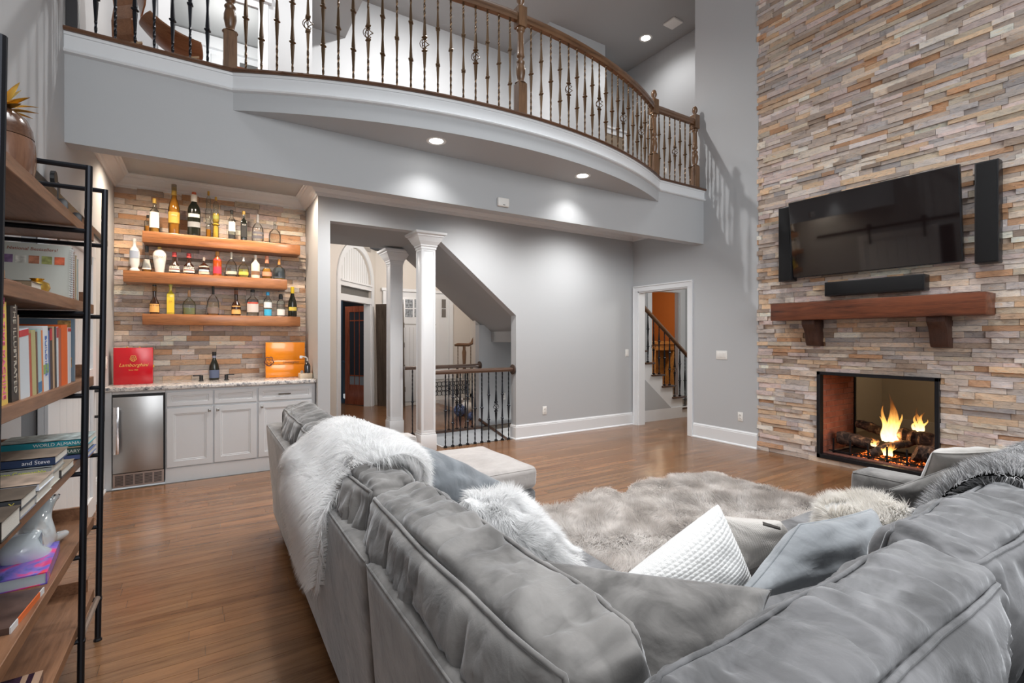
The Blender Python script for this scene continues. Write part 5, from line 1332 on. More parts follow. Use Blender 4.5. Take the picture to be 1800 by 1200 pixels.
PAGE = plain('book_pages', (.72, .69, .62), .8, bump=.2, bscale=300)
def cmat(c, r=.45): return plain('cov_%03d%03d%03d' % tuple(int(v*255) for v in c), c, r)
def book(label, M, w, h, t, col, grp=None, txt=None, tcol=(.9, .9, .88), coverm=None, band=None):
    """local frame: x = spine->fore edge (w), y = thickness (t), z = height (h); spine at x=0, M places it"""
    o = thing('book', label, 'book', M.translation, grp)
    cm = coverm or cmat(col)
    b = MB(); b.box(0, w, 0, .0025, 0, h, M=M).box(0, w, t-.0025, t, 0, h, M=M).box(0, .003, .0025, t-.0025, 0, h, M=M); b.build('cover', cm, o)
    b = MB(); b.box(.003, w-.004, .0027, t-.0027, .004, h-.004, M=M); b.build('pages', PAGE, o)
    if txt:
        text_part(txt, min(t*.62, .03), M @ frame_M((-.0008, t/2, h*.55), (0, 0, -1), (0, 1, 0) if False else (0, -1, 0)), cmat(tcol), o)
    if band:
        b = MB(); b.box(-.0008, .0005, .0005, t-.0005, h*band[1], h*band[2], M=M); b.build('spine_band', cmat(band[0]), o)
    return o
# upright row on the third shelf: spines face the room (+X); local x -> -X, local y -> +Y
def up(label, pa, pb, h, col, lean=4, z=1.223, dep=.15, xs=-.445, **k):
    ya = WX(pa, 650, xs).y; yb = WX(pb, 650, xs).y; t = max(.004, yb-ya)
    # orientation: local x = -X, local y = +Y would be a mirror; build with y reversed
    R = Matrix(((-1, 0, 0, xs), (0, -1, 0, yb), (0, 0, 1, z+.001), (0, 0, 0, 1)))
    L = Matrix.Translation((0, yb, z)) @ Matrix.Rotation(math.radians(lean), 4, 'X') @ Matrix.Translation((0, -yb, -z))
    return book(label, L @ R, dep, h, t, col, 'books standing on the third shelf', **k)
UP = [('white and yellow book with a pink edge, leftmost in the upright row', 0, 14, .27, (.85, .60, .12), 3, dict(txt='THE TIME MACHINE', tcol=(.85, .15, .35))),
 ('thick black hardback with silver spine lettering', 21, 33, .265, (.03, .028, .026), 3, dict(txt='THE ILLUSTRATED', tcol=(.55, .5, .42))),
 ('thin tan book beside the black hardback', 33.5, 36, .24, (.45, .32, .22), 3.5, {}),
 ('white book with a red square at the top of its spine', 36.5, 53, .205, (.68, .75, .80), 5, dict(band=((.6, .03, .05), .90, .99))),
 ('thin red book just right of the white red-square book', 53.4, 57, .19, (.50, .10, .06), 5, {}),
 ('olive yellow book in the upright row', 57.4, 64.5, .20, (.50, .47, .22), 4.5, {}),
 ('thin brown book just right of the olive one', 65, 67.5, .195, (.16, .08, .05), 4, {}),
 ('pale blue book with a dark blue foot', 68, 74, .205, (.42, .58, .60), 4, dict(band=((.05, .2, .4), .02, .18))),
 ('thin orange book beside the pale blue one', 74.3, 77, .20, (.70, .22, .06), 4, {}),
 ('white book with blue lettering and a green landscape', 77.3, 86, .215, (.72, .75, .78), 4, dict(txt='BUILDING', tcol=(.1, .2, .5), band=((.25, .42, .12), .28, .42))),
 ('thin blue book beside the green landscape spine', 86.3, 88.5, .20, (.08, .16, .38), 3.5, {}),
 ('book with red top, black middle and red foot', 88.8, 93, .21, (.04, .03, .03), 3.5, dict(band=((.5, .02, .04), .80, .99))),
 ('slim tan book left of the slim black book', 93.3, 96.5, .215, (.48, .33, .20), 3, {}),
 ('slim black book right of the slim tan one', 96.8, 100, .215, (.03, .03, .03), 3, {}),
 ('white book with a dark red top', 100.3, 103.5, .215, (.70, .76, .80), 2.5, dict(band=((.45, .04, .06), .82, .99))),
 ('brick red book left of the bright orange book', 103.8, 108, .21, (.45, .12, .07), 2, {}),
 ('thick bright orange book', 108.4, 119, .225, (.80, .13, .01), 2, {}),
 ('white book with a red top, rightmost of the upright spines', 119.4, 125, .215, (.72, .72, .74), 1, dict(band=((.5, .05, .05), .93, .99)))]
for l, a, c, h, col, lean, k in UP: up(l, a, c, h, col, lean, **k)
GRANO = plain('granola_print', (.18, .25, .32), .45)
cb = MB(); o = thing('book', 'cookbook with granola bar photographs standing face out at the right end of the row', 'book', (-.52, 2.60, 1.223), 'books standing on the third shelf')
cb.box(-.66, -.445, 2.595, 2.615, 1.224, 1.475); cb.build('cover', GRANO, o)
GB = plain('granola', (.50, .28, .09), .7, bump=.6, bscale=90, var=.6, vscale=60)
for (x, z, s) in ((-.475, 1.45, .04), (-.485, 1.37, .05), (-.475, 1.30, .045), (-.56, 1.42, .045), (-.57, 1.33, .05)):
    b = MB(); b.box(x-s/2, x+s/2, 2.5945, 2.5955, z-s*.45, z+s*.45, M=None); b.build('printed_bar', GB, o)
b = MB(); b.box(-.50, -.465, 2.5935, 2.5952, 1.235, 1.255); b.build('barcode', cmat((.8, .8, .8)), o)
# flat lying books: spine faces the viewer (-Y), head faces +X
def flat(label, pxr, yf, z0, z1, L, dep, col, grp, txt=None, tcol=(.9, .9, .88), topm=None, rot=0, pyr=800, size=None, sp=None):
    xr = WY(pxr, pyr, yf).x
    # local: x (spine->fore edge) = +Y, y(thickness)= +Z, z(height) = X
    o = thing('book', label, 'book', (xr-L/2, yf, z0), grp)
    C = Matrix.Translation((xr, yf, 0)) @ Matrix.Rotation(math.radians(rot), 4, 'Z') @ Matrix.Translation((-xr, -yf, 0))
    cm = cmat(col)
    b = MB(); b.box(xr-L, xr, yf, yf+.003, z0+.0005, z1, M=C).box(xr-L, xr, yf, yf+dep, z0+.0005, z0+.0025, M=C)
    if topm is None: b.box(xr-L, xr, yf, yf+dep, z1-.002, z1, M=C)
    b.build('cover', cm if sp is None else cmat(sp), o)
    if topm is not None:
        b = MB(); b.box(xr-L, xr, yf, yf+dep, z1-.002, z1, M=C); b.build('front_cover', topm, o)
    b = MB(); b.box(xr-L+.004, xr-.003, yf+.003, yf+dep-.003, z0+.003, z1-.0025, M=C); b.build('pages', PAGE, o)
    if txt:
        s = size or (z1-z0)*.62
        text_part(txt, s, C @ frame_M((xr-.012, yf-.0006, (z0+z1)/2), (1, 0, 0), (0, 0, 1)), cmat(tcol), o, align='RIGHT')
    return o
G4 = 'books lying on the fourth shelf'
z4 = .912
KR = cmat((.30, .24, .18)); 
flat('blue and white book at the bottom of the far stack', 153, 2.58, z4, z4+.022, .24, .20, (.10, .15, .35), G4)
flat('dark green book in the far stack', 148, 2.57, z4+.0222, z4+.050, .25, .20, (.03, .09, .08), G4, txt='THE LIBRARY', tcol=(.7, .7, .65), topm=cmat((.42, .28, .16)))
flat('teal almanac on top of the far stack', 154, 2.60, z4+.0502, z4+.078, .27, .19, (.02, .30, .38), G4, txt='WORLD ALMANAC', topm=plain('almanac_top', (.35, .42, .42), .5, var=.6, vscale=30))
flat('small brown hardback lying alone with red page edge', 108, 2.26, z4, z4+.028, .09, .20, (.04, .035, .035), G4, topm=KR)
flat('pale book under the lettered grey book', 88, 2.13, z4, z4+.045, .22, .18, (.55, .55, .48), G4)
flat('grey book with yellow green lettering', 90, 2.12, z4+.0452, z4+.072, .30, .18, (.26, .28, .28), G4, txt='Human Compatible', tcol=(.62, .68, .05))
flat('navy hardback with wood coloured cover on top of the middle stack', 97, 2.14, z4+.0722, z4+.100, .33, .18, (.01, .03, .09), G4, txt='and Steve', tcol=(.7, .7, .75), topm=plain('wood_print', (.22, .17, .13), .5, var=.3, vscale=20))
flat('white paperback under the troubleshooting manual', 64, 1.96, z4, z4+.035, .25, .17, (.62, .62, .60), G4)
flat('white manual with dark blue lettering and brown picture cover', 68, 1.955, z4+.0352, z4+.058, .27, .18, (.66, .70, .78), G4, txt='Troubleshooting  ', tcol=(.05, .12, .28), topm=plain('brown_photo', (.42, .32, .25), .4, var=.5, vscale=15))
flat('lower grey blue hardback in the near stack', 35, 1.80, z4, z4+.026, .25, .15, (.18, .19, .24), G4)
flat('dark hardback with red headband in the near stack', 37, 1.80, z4+.0262, z4+.056, .26, .15, (.05, .055, .065), G4, txt='X', tcol=(.7, .6, .1), topm=plain('dark_brown_print', (.11, .085, .065), .5, var=.3, vscale=14))
flat('dark hardback nearest the camera on the fourth shelf', 2, 1.62, z4, z4+.05, .25, .15, (.04, .038, .035), G4, topm=MATS['dark_brown_print'])
# second shelf: spiral cookbook and small things
o = thing('cookbook', 'spiral bound cookbook with food pictures standing face out on the second shelf', 'book', (-.52, 2.50, 1.55))
M = Matrix.Translation((-.52, 2.50, 1.551)) @ Matrix.Rotation(-.10, 4, 'X')
b = MB(); b.box(-.13, .078, 0, .012, 0, .205, M=M); b.build('cover', plain('cookbook_cover', (.55, .57, .52), .4), o)
for i in range(5):
    b = MB(); b.box(-.112+i*.036, -.083+i*.036, -.0015, 0, .128, .158, M=M); b.build('food_picture', plain('food%d' % i, [(.2, .12, .25), (.6, .6, .55), (.45, .18, .1), (.3, .32, .1), (.6, .12, .05)][i], .5, var=.4, vscale=60), o)
text_part('National Bestsellers!', .017, M @ frame_M((-.03, -.001, .183), (1, 0, 0), (0, 0, 1)), cmat((.35, .12, .08)), o, shear=.2)
b = MB()
for i in range(22): b.tube([(.076, -.004, .006+i*.0088), (.087, -.004, .006+i*.0088), (.087, .014, .006+i*.0088), (.076, .014, .006+i*.0088)], .0014, 4)
s_ = b.build('spiral_binding', plain('white_wire', (.75, .75, .75), .4), o, M=M); s_['kind'] = 'stuff'
for i, (l, c) in enumerate((('thin grey book behind the spiral cookbook', (.35, .36, .38)), ('thin red brown book behind the spiral cookbook', (.40, .15, .08)), ('thin tan book behind the spiral cookbook', (.5, .38, .22)), ('thin green and white book at the far end of the second shelf', (.45, .52, .50)))):
    b = MB(); y0 = 2.56+i*.022; oo = thing('book', l, 'book', (-.5, y0, 1.55), 'books behind the spiral cookbook'); b.box(-.62, -.445+i*.002, y0, y0+.017, 1.5505, 1.755-i*.012); b.build('cover', cmat(c), oo)
    b = MB(); b.box(-.618, -.4445+i*.002, y0+.003, y0+.014, 1.556, 1.750-i*.012); b.build('pages', PAGE, oo)
flat('old brown leather book lying at the left of the cookbook', 55, 2.12, 1.5502, 1.580, .20, .14, (.20, .14, .08), 'old books on the second shelf', pyr=490)
flat('cream edged book lying under the small box on the second shelf', 10, 1.90, 1.5502, 1.565, .18, .14, (.32, .16, .10), 'old books on the second shelf', pyr=490)
b = MB(); b.box(-.62, -.475, 1.96, 2.05, 1.5802, 1.60) if False else b.box(-.60, -.50, 1.92, 2.02, 1.566, 1.60)
tag(b.build('wooden_box', plain('small_wood_box', (.30, .20, .12), .5), bevel=.003), 'small wooden box on the book at the left of the second shelf', 'box')
b = MB(); b.lathe([(.012, 0), (.028, .004), (.034, .02), (.030, .036), (.014, .044), (.02, .05)], (-.485, 2.27, 1.5505), 14)
tag(b.build('brass_ornament', GOLD, smooth='auto'), 'small brass ornament in front of the spiral cookbook', 'ornament')
# fifth shelf
ART = D.materials.new('art_cover'); ART.use_nodes = True; nt = ART.node_tree; bs = nt.nodes['Principled BSDF']
co = coords(nt, (1, 1, 1)); nz = N(nt, 'ShaderNodeTexNoise', i_Scale=7.0, i_Detail=3.0, i_Distortion=2.0); nt.links.new(co, nz.inputs[0])
r_ = ramp(nt, nz.outputs[0], [(.30, (.03, .06, .22)), (.42, (.16, .12, .60)), (.5, (.30, .14, .55)), (.57, (.75, .04, .28)), (.68, (.85, .10, .05)), (.8, (.2, .5, .6))]); nt.links.new(r_.outputs[0], bs.inputs['Base Color']); bs.inputs['Roughness'].default_value = .15
z5 = .58
o = thing('art_book', 'large glossy art book with purple and red cover on the fifth shelf', 'book', (-.57, 2.3, z5))
M = Matrix.Translation((-.445, 2.20, z5+.0005)) @ Matrix.Rotation(math.radians(5), 4, 'Z')
b = MB(); b.box(-.27, 0, 0, .31, .036, .040, M=M); b.box(-.004, 0, 0, .31, 0, .036, M=M); b.box(-.27, 0, 0, .31, 0, .003, M=M); b.build('cover', ART, o)
b = MB(); b.box(-.267, -.004, .003, .307, .003, .036, M=M); b.build('pages', plain('bluish_pages', (.50, .58, .65), .6), o)
text_part('TALENT', .05, M @ frame_M((-.13, .27, .0405), (1, 0, 0), (0, 1, 0)), cmat((.45, .35, .55)), o)
o = thing('art_book', 'thin book with orange and white spine on the fifth shelf', 'book', (-.5, 1.95, z5))
M = Matrix.Translation((-.455, 1.88, z5+.0005)) @ Matrix.Rotation(math.radians(-4), 4, 'Z')
b = MB(); b.box(-.24, -.003, 0, .25, 0, .018, M=M); b.build('cover', plain('dark_photo_cover', (.09, .055, .045), .3, var=.5, vscale=14), o)
for y0, y1, c in ((0, .05, (.7, .7, .7)), (.05, .215, (.75, .16, .04)), (.215, .25, (.7, .7, .7))):
    b = MB(); b.box(-.003, 0, y0, y1, 0, .018, M=M); b.build('spine_panel', cmat(c), o)
# ceramic polar bear: one continuous skinned figure
def skinned(name, V, E, R, mat, parent=None, root=0, lvl=2):
    me = D.meshes.new(name); me.from_pydata(V, E, []); o = D.objects.new(name, me); COL.objects.link(o)
    o.modifiers.new('skin', 'SKIN'); sk = me.skin_vertices[0] if me.skin_vertices else None
    if sk is None:
        bpy.context.view_layer.objects.active = o
    for i, r in enumerate(R): me.skin_vertices[0].data[i].radius = (r, r) if not isinstance(r, tuple) else r
    me.skin_vertices[0].data[root].use_root = True
    s = o.modifiers.new('sub', 'SUBSURF'); s.levels = lvl; s.render_levels = lvl
    bpy.context.view_layer.update()
    m2 = D.meshes.new_from_object(o.evaluated_get(bpy.context.evaluated_depsgraph_get())); D.objects.remove(o)
    m2.name = name; m2.polygons.foreach_set('use_smooth', [True]*len(m2.polygons))
    return link_mesh(name, m2, mat, parent)
bt = thing('bear_figurine', 'glossy pale blue white ceramic polar bear lying on the fifth shelf', 'figurine', (-.53, 2.55, z5))
bx_, by_ = -.555, 2.36
V = [(bx_, by_, z5+.065), (bx_, by_+.08, z5+.075), (bx_+.005, by_+.16, z5+.085), (bx_+.01, by_+.21, z5+.125), (bx_+.02, by_+.235, z5+.165), (bx_+.035, by_+.28, z5+.175), (bx_+.045, by_+.315, z5+.172),
     (bx_+.045, by_+.20, z5+.035), (bx_+.075, by_+.31, z5+.02), (bx_-.04, by_+.21, z5+.035), (bx_-.02, by_+.33, z5+.02), (bx_+.055, by_+.02, z5+.04), (bx_+.06, by_+.10, z5+.022), (bx_-.005, by_-.04, z5+.05)]
E_ = [(0, 1), (1, 2), (2, 3), (3, 4), (4, 5), (5, 6), (2, 7), (7, 8), (2, 9), (9, 10), (0, 11), (11, 12), (0, 13)]
R_b = [.064, .062, .054, .038, .034, .020, .010, .026, .014, .026, .014, .034, .018, .045]
PORC = plain('pale_porcelain', (.62, .70, .74), .1, Coat_Weight=.6)
skinned('body', V, E_, R_b, PORC, bt, 1)
for s in (-1, 1):
    b = MB(); b.lathe([(.001, -.002), (.009, .002), (.007, .010), (.001, .012)], (bx_+.02+s*.022, by_+.225, z5+.193), 10); b.build('ear', PORC, bt, smooth='auto')
    b = MB(); b.lathe([(.001, -.003), (.0035, 0), (.001, .003)], (bx_+.03+s*.016, by_+.268, z5+.190), 8); b.build('eye', BLACK, bt)
b = MB(); b.lathe([(.001, -.005), (.006, 0), (.001, .005)], (bx_+.046, by_+.327, z5+.174), 8); b.build('nose', BLACK, bt)
# lowest shelf
z6 = .247
o = thing('art_book', 'black book with violet cover art lying on the lowest shelf', 'book', (-.55, 1.95, z6))
M = Matrix.Translation((-.445, 1.93, z6+.0005)) @ Matrix.Rotation(math.radians(3), 4, 'Z')
b = MB(); b.box(-.26, 0, 0, .30, 0, .034, M=M); b.build('cover', plain('violet_black', (.03, .015, .03), .25, var=.9, vscale=20), o); 
b = MB(); b.box(-.02, .0, .0, .30, .034, .0345, M=M).box(-.05, -.035, .0, .30, .034, .0345, M=M); b.build('spine_strip', cmat((.40, .26, .18)), o)
b = MB(); b.box(-.21, -.06, .02, .16, .034, .0345, M=M); b.build('cover_art', plain('violet_art', (.35, .12, .45), .3, var=.7, vscale=40), o)
o = thing('art_book', 'patterned book with orange spine lying nearest on the lowest shelf', 'book', (-.55, 1.66, z6))
M = Matrix.Translation((-.45, 1.58, z6+.0005)) @ Matrix.Rotation(math.radians(4), 4, 'Z')
b = MB(); b.box(-.26, -.002, 0, .28, 0, .045, M=M); b.build('cover', BLACK, o, bevel=.002)
b = MB(); b.box(-.26, -.08, .0, .28, .045, .0455, M=M); b.build('cover_pattern', plain('pattern_print', (.40, .36, .40), .4, var=.6, vscale=60), o)
b = MB(); b.box(-.002, .0, .01, .27, .004, .041, M=M); b.build('spine_panel', cmat((.55, .22, .07)), o)
# top shelf: wooden pineapple with brass crown, black bookends
pn = thing('pineapple_jar', 'brown wooden pineapple jar with golden leaf crown on the top shelf', 'jar', (-.575, 2.36, 1.88))
PW_ = wood('pineapple_wood', (.07, .03, .018), (.20, .10, .06), 'Z', rough=.25, coat=.4)
c = (-.60, 2.37, 1.88)
b = MB(); b.lathe([(.04, 0), (.070, .02), (.086, .08), (.092, .14), (.089, .20), (.086, .215)], c, 28); b.build('body', PW_, pn, smooth='auto')
b = MB(); b.lathe([(.087, .217), (.082, .25), (.068, .285), (.040, .31), (.015, .315)], c, 28); b.build('lid', wood('lid_wood', (.05, .02, .012), (.12, .06, .035), 'X', rough=.2, coat=.4), pn, smooth='auto')
rs = random.Random(1)
for ring, (n_, r0, L_, up_) in enumerate(((8, .022, .050, .35), (7, .015, .070, .8), (5, .008, .095, 1.8))):
    for k in range(n_):
        a = 2*PI*k/n_+ring*.4; dr = Vector((math.cos(a), math.sin(a), up_)).normalized(); sd = Vector((-math.sin(a), math.cos(a), 0))
        base = Vector(c)+Vector((math.cos(a)*r0, math.sin(a)*r0, .31+ring*.008)); vs = []; m = 6
        for i in range(m+1):
            u = i/m; wv = .014*math.sin(PI*min(1, .18+u*.82))**.8*(1-u*.2); pc = base+dr*L_*u+Vector((math.cos(a), math.sin(a), -.3))*.03*u*u*(1 if ring < 2 else .3)
            nn_ = sd.cross(dr)
            vs += [pc-sd*wv, pc-nn_*.006*math.sin(PI*u), pc+sd*wv]
        b = MB(); b.add(vs, [(i*3+j, i*3+j+1, i*3+4+j, i*3+3+j) for i in range(m) for j in (0, 1)]); b.build('leaf', GOLD, pn, smooth=True)
for px, yy, l in ((99, 2.585, 'nearer'), (145, 2.84, 'farther')):
    x = -.48; t = thing('bookend', '%s of the two small black rounded bookends on the top shelf' % l, 'bookend', (x, yy, 1.88), 'bookends')
    b = MB(); pts = [(-.02, 0), (.02, 0), (.02, .05)]+[(.02*math.cos(a), .05+.018*math.sin(a)) for a in np.linspace(.2, PI-.2, 8)]+[(-.02, .05)]
    b.prism([(x+p, 1.8805+q) for p, q in pts], 'Y', yy-.012, yy); b.build('plate', BLACK, t, bevel=.002)
    b = MB(); b.box(x-.02, x+.02, yy-.05, yy-.012, 1.8805, 1.883); b.build('base', BLACK, t)
# ================================================================== SECTIONAL SOFA
_cube = {}
def cube_grid(n):
    if n in _cube: return _cube[n]
    bm = bmesh.new(); bmesh.ops.create_cube(bm, size=2); bmesh.ops.subdivide_edges(bm, edges=bm.edges, cuts=n-1, use_grid_fill=True)
    bm.verts.ensure_lookup_table(); V = [tuple(v.co) for v in bm.verts]; F = [tuple(v.index for v in f.verts) for f in bm.faces]; bm.free()
    _cube[n] = (V, F); return V, F
def soft_map(p, c, h, r, puff, M, wr=0, seed=0, laxis=0, fr=9.0):
    q = [.45*x+.55*math.sin(x*PI/2) for x in p]
    P = [q[i]*h[i] for i in range(3)]
    inn = [max(0, h[i]-r) for i in range(3)]; C_ = [max(-inn[i], min(inn[i], P[i])) for i in range(3)]
    d = Vector((P[i]-C_[i] for i in range(3)))
    if d.length > 1e-6:
        dm = max(abs(x) for x in d); d = d.normalized()*min(r, dm if d.length <= 0 else r)*(1 if dm >= r*.99 else dm/r)
    P = Vector((C_[i]+d[i] for i in range(3)))
    for k in range(3):
        a, b_ = [i for i in range(3) if i != k]
        P[k] += puff[k]*q[k]*(1-p[a]**2)**.75*(1-p[b_]**2)**.75
    if wr:
        o = [i for i in range(3) if i != laxis]
        edge = max(abs(p[o[0]])*abs(p[o[1]]), 0)
        s = P[laxis]*fr; t = (P[o[0]]+P[o[1]])*fr*.22
        nz = 1-abs(mnoise.noise(Vector((s, t, seed)))*2.2); nz2 = mnoise.noise(Vector((P.x*5, P.y*5, P.z*5+seed)))
        ew = max(0, 1-edge**3); amp = (wr*(.35+4.6*edge*(1-edge))*(nz-.5)+wr*1.6*nz2)*ew+wr*.5*nz2
        nrm = Vector((q[0]**3/h[0], q[1]**3/h[1], q[2]**3/h[2])); 
        if nrm.length > 1e-5: P += nrm.normalized()*amp
    P = P+Vector(c)
    return M @ P if M is not None else P
def soft(name, mat, parent, x0, x1, y0, y1, z0, z1, r=.03, puff=(0, 0, 0), M=None, n=12, wr=0, seed=0, laxis=0, pipes=(), fr=9.0, prad=.0045):
    V, F = cube_grid(n); c = ((x0+x1)/2, (y0+y1)/2, (z0+z1)/2); h = ((x1-x0)/2, (y1-y0)/2, (z1-z0)/2)
    b = MB(); b.add([soft_map(p, c, h, r, puff, M, wr, seed, laxis, fr) for p in V], F)
    o = b.build(name, mat, parent, smooth=True)
    for pl_ in pipes:   # (fixed dict) list of corner points of the cube, closed or open
        pts = []
        for i in range(len(pl_)-1):
            a, e = Vector(pl_[i]), Vector(pl_[i+1]); m = 24
            for k in range(m): pts.append(soft_map(a.lerp(e, k/m), c, h, r, puff, M, wr, seed, laxis, fr))
        pts.append(soft_map(pl_[-1], c, h, r, puff, M, wr, seed, laxis, fr))
        pts = [p+Vector((0, 0, .0015)) for p in pts]
        b = MB(); b.tube(pts, prad, 6); b.build('piping', mat, o, smooth=True)
    return o
def back_cushion(parent, ax, a0, a1, c0, z0=.44, z1=.92, lean=.13, wr=.010, seed=0, mat=SOFA, wid=.178, pf=.05):
    """cushion whose long axis runs along ax; c0 = centre on the other axis at mid height"""
    if ax == 'Y':
        M = Matrix.Translation((c0, 0, .68)) @ Matrix.Rotation(-lean, 4, 'Y') @ Matrix.Translation((-c0, 0, -.68))
        X = (c0-wid/2, c0+wid/2, a0, a1); pf_ = (pf, .02, .016); la = 1
        P = [[(-1, -.92, -.3), (-1, -.97, .93), (-1, .97, .93), (-1, .92, -.3)], [(1, -.92, -.3), (1, -.97, .93), (1, .97, .93), (1, .92, -.3)]]
        P = [[(s*.97, -.98, -.3), (s*.97, -.98, .96), (s*.97, .98, .96), (s*.97, .98, -.3)] for s in (-1, 1)]
    else:
        M = Matrix.Translation((0, c0, .68)) @ Matrix.Rotation(lean, 4, 'X') @ Matrix.Translation((0, -c0, -.68))
        X = (a0, a1, c0-wid/2, c0+wid/2); pf_ = (.02, pf, .016); la = 0
        P = [[(-.98, s*.97, -.3), (-.98, s*.97, .96), (.98, s*.97, .96), (.98, s*.97, -.3)] for s in (-1, 1)]
    return soft('back_cushion', mat, parent, *X, z0, z1, r=.032, puff=pf_, M=M, n=60, wr=wr*1.45, seed=seed, laxis=la, pipes=P, fr=24, prad=.0055)
LEGM = wood('sofa_leg_wood', (.04, .018, .01), (.10, .05, .03), 'Z', rough=.4)
def legs(parent, pts):
    for x, y in pts:
        b = MB(); b.box(x-.025, x+.025, y-.025, y+.025, 0, .10); b.build('leg', LEGM, parent, bevel=.003, seg=1)
def frame_back(parent, x0, x1, y0, y1, z1=.775):
    e = 1 if (y1-y0) > (x1-x0) else 0
    M = None
    if e:   # along Y: outer face slopes outward to the top
        M = Matrix(((1, 0, -.075, .075*.10), (0, 1, 0, 0), (0, 0, 1, 0), (0, 0, 0, 1)))
    else: M = Matrix(((1, 0, 0, 0), (0, 1, -.075, .0075), (0, 0, 1, 0), (0, 0, 0, 1)))
    P = [[(-.96, -1, .97), (-.96, 1, .97)], [(-1, -.96, .97), (1, -.96, .97)]][0 if e else 1]
    return soft('frame_back', SOFA, parent, x0, x1, y0, y1, .10, z1, r=.022, puff=(.004, .004, .004), M=M, n=20, wr=.0015, seed=3, laxis=e, pipes=[P], prad=.003)
FX = .425
# far chaise section
s1 = thing('sofa_section', 'far chaise section of the grey velvet sectional with long seat towards the hall', 'sofa', (1.2, 3.4, 0))
frame_back(s1, FX, FX+.115, 2.945, 3.97)
soft('armrest', SOFA3, s1, FX, 1.47, 3.79, 3.97, .10, .60, r=.035, puff=(.01, .01, .015), n=20, wr=.002, pipes=[[(-1, -1, .93), (1, -1, .93), (1, 1, .93)]], prad=.003)
soft('seat_base', SOFA2, s1, FX+.10, 2.07, 2.95, 3.79, .08, .285, r=.03, puff=(.006, .006, 0), n=16, wr=.002)
soft('seat_cushion', SOFA3, s1, FX+.12, 2.08, 2.945, 3.785, .287, .45, r=.045, puff=(.012, .01, .025), n=24, wr=.004, pipes=[[(-1, -1, .9), (1, -1, .9), (1, 1, .9)]], prad=.003)
back_cushion(s1, 'Y', 2.97, 3.72, .575, seed=2, z1=.93)
legs(s1, [(.50, 3.03), (.50, 3.85), (1.98, 3.05), (1.98, 3.68)])
s2 = thing('sofa_section', 'middle section of the grey sectional under the white sheepskin throw', 'sofa', (.9, 2.15, 0))
frame_back(s2, FX, FX+.115, 1.385, 2.94)
soft('seat_base', SOFA2, s2, FX+.10, 1.43, 1.39, 2.94, .08, .285, r=.03, n=12, wr=.002)
soft('seat_cushion', SOFA2, s2, FX+.12, 1.45, 2.17, 2.935, .287, .45, r=.04, puff=(.01, .01, .02), n=16, wr=.003)
soft('seat_cushion', SOFA2, s2, FX+.12, 1.45, 1.39, 2.165, .287, .45, r=.04, puff=(.01, .01, .02), n=16, wr=.003)
back_cushion(s2, 'Y', 2.22, 2.94, .565, seed=5)
back_cushion(s2, 'Y', 1.58, 2.20, .565, seed=8, wr=.013)
legs(s2, [(.50, 2.86), (.50, 1.46), (1.38, 2.86)])
s3 = thing('sofa_section', 'corner section of the grey sectional nearest the camera with two long back cushions', 'sofa', (.9, .75, 0))
frame_back(s3, FX, FX+.115, .10, 1.38)
frame_back(s3, FX+.115, 1.44, .10, .215)
soft('seat_base', SOFA2, s3, FX+.10, 1.43, .20, 1.385, .08, .285, r=.03, n=12, wr=.002)
soft('seat_cushion', SOFA2, s3, FX+.12, 1.45, .22, 1.385, .287, .45, r=.04, puff=(.01, .01, .02), n=16, wr=.003)
back_cushion(s3, 'Y', -.0+.56, 1.545, .555, seed=11, wr=.011, pf=.06)
back_cushion(s3, 'X', .53, 1.40, .43, seed=14, wr=.011, pf=.06, mat=SOFA2, z1=.915)
legs(s3, [(.50, 1.30), (.50, .2), (1.38, .2)])
s4 = thing('sofa_section', 'right section of the grey sectional with arm towards the fireplace', 'sofa', (2.4, .75, 0))
frame_back(s4, 1.45, 3.45, .12, .235)
soft('seat_base', SOFA2, s4, 1.45, 3.30, .22, 1.40, .08, .285, r=.03, n=12, wr=.002)
soft('seat_cushion', SOFA2, s4, 1.455, 2.37, .24, 1.42, .287, .45, r=.04, puff=(.01, .01, .02), n=16, wr=.003)
soft('seat_cushion', SOFA2, s4, 2.375, 3.29, .24, 1.42, .287, .45, r=.04, puff=(.01, .01, .02), n=16, wr=.003)
soft('armrest', SOFA, s4, 3.30, 3.50, .12, 1.41, .08, .60, r=.035, puff=(.01, .01, .012), n=20, wr=.002, pipes=[[(-1, -1, .93), (-1, 1, .93), (1, 1, .93)]], prad=.003)
back_cushion(s4, 'X', 1.44, 2.28, .475, seed=17, wr=.011, pf=.065, mat=SOFA2)
back_cushion(s4, 'X', 2.31, 3.20, .475, seed=19, wr=.009, pf=.06, mat=SOFA2)
legs(s4, [(3.4, .2), (3.4, 1.33), (1.52, 1.33)])

# ------------------------------------------------------------------ pillows
def pillow_pt(c4, T, u, v, sd, wr, seed, pin=.07, sag=0):
    uu = u*(1-pin*(1-v*v)); vv = v*(1-pin*(1-u*u))
    a, b_, c, d = c4   # (-1,-1) (1,-1) (1,1) (-1,1)
    P = a*((1-uu)*(1-vv)/4)+b_*((1+uu)*(1-vv)/4)+c*((1+uu)*(1+vv)/4)+d*((1-uu)*(1+vv)/4)
    n = ((b_-a)+(c-d)).cross((d-a)+(c-b_)).normalized()
    t = T*(max(0, 1-u*u)*max(0, 1-v*v))**.40
    w_ = 0
    if wr:
        cor = (abs(u)*abs(v))**.7
        ang = math.atan2(v-math.copysign(1.1, v), u-math.copysign(1.1, u))
        w_ = wr*(mnoise.noise(Vector((u*2.2, v*2.2, seed+sd)))*1.6+cor*mnoise.noise(Vector((ang*4, seed, sd)))*1.6)*(1-max(abs(u), abs(v))**6)
    return P+n*sd*(t+w_)
CTR = {}
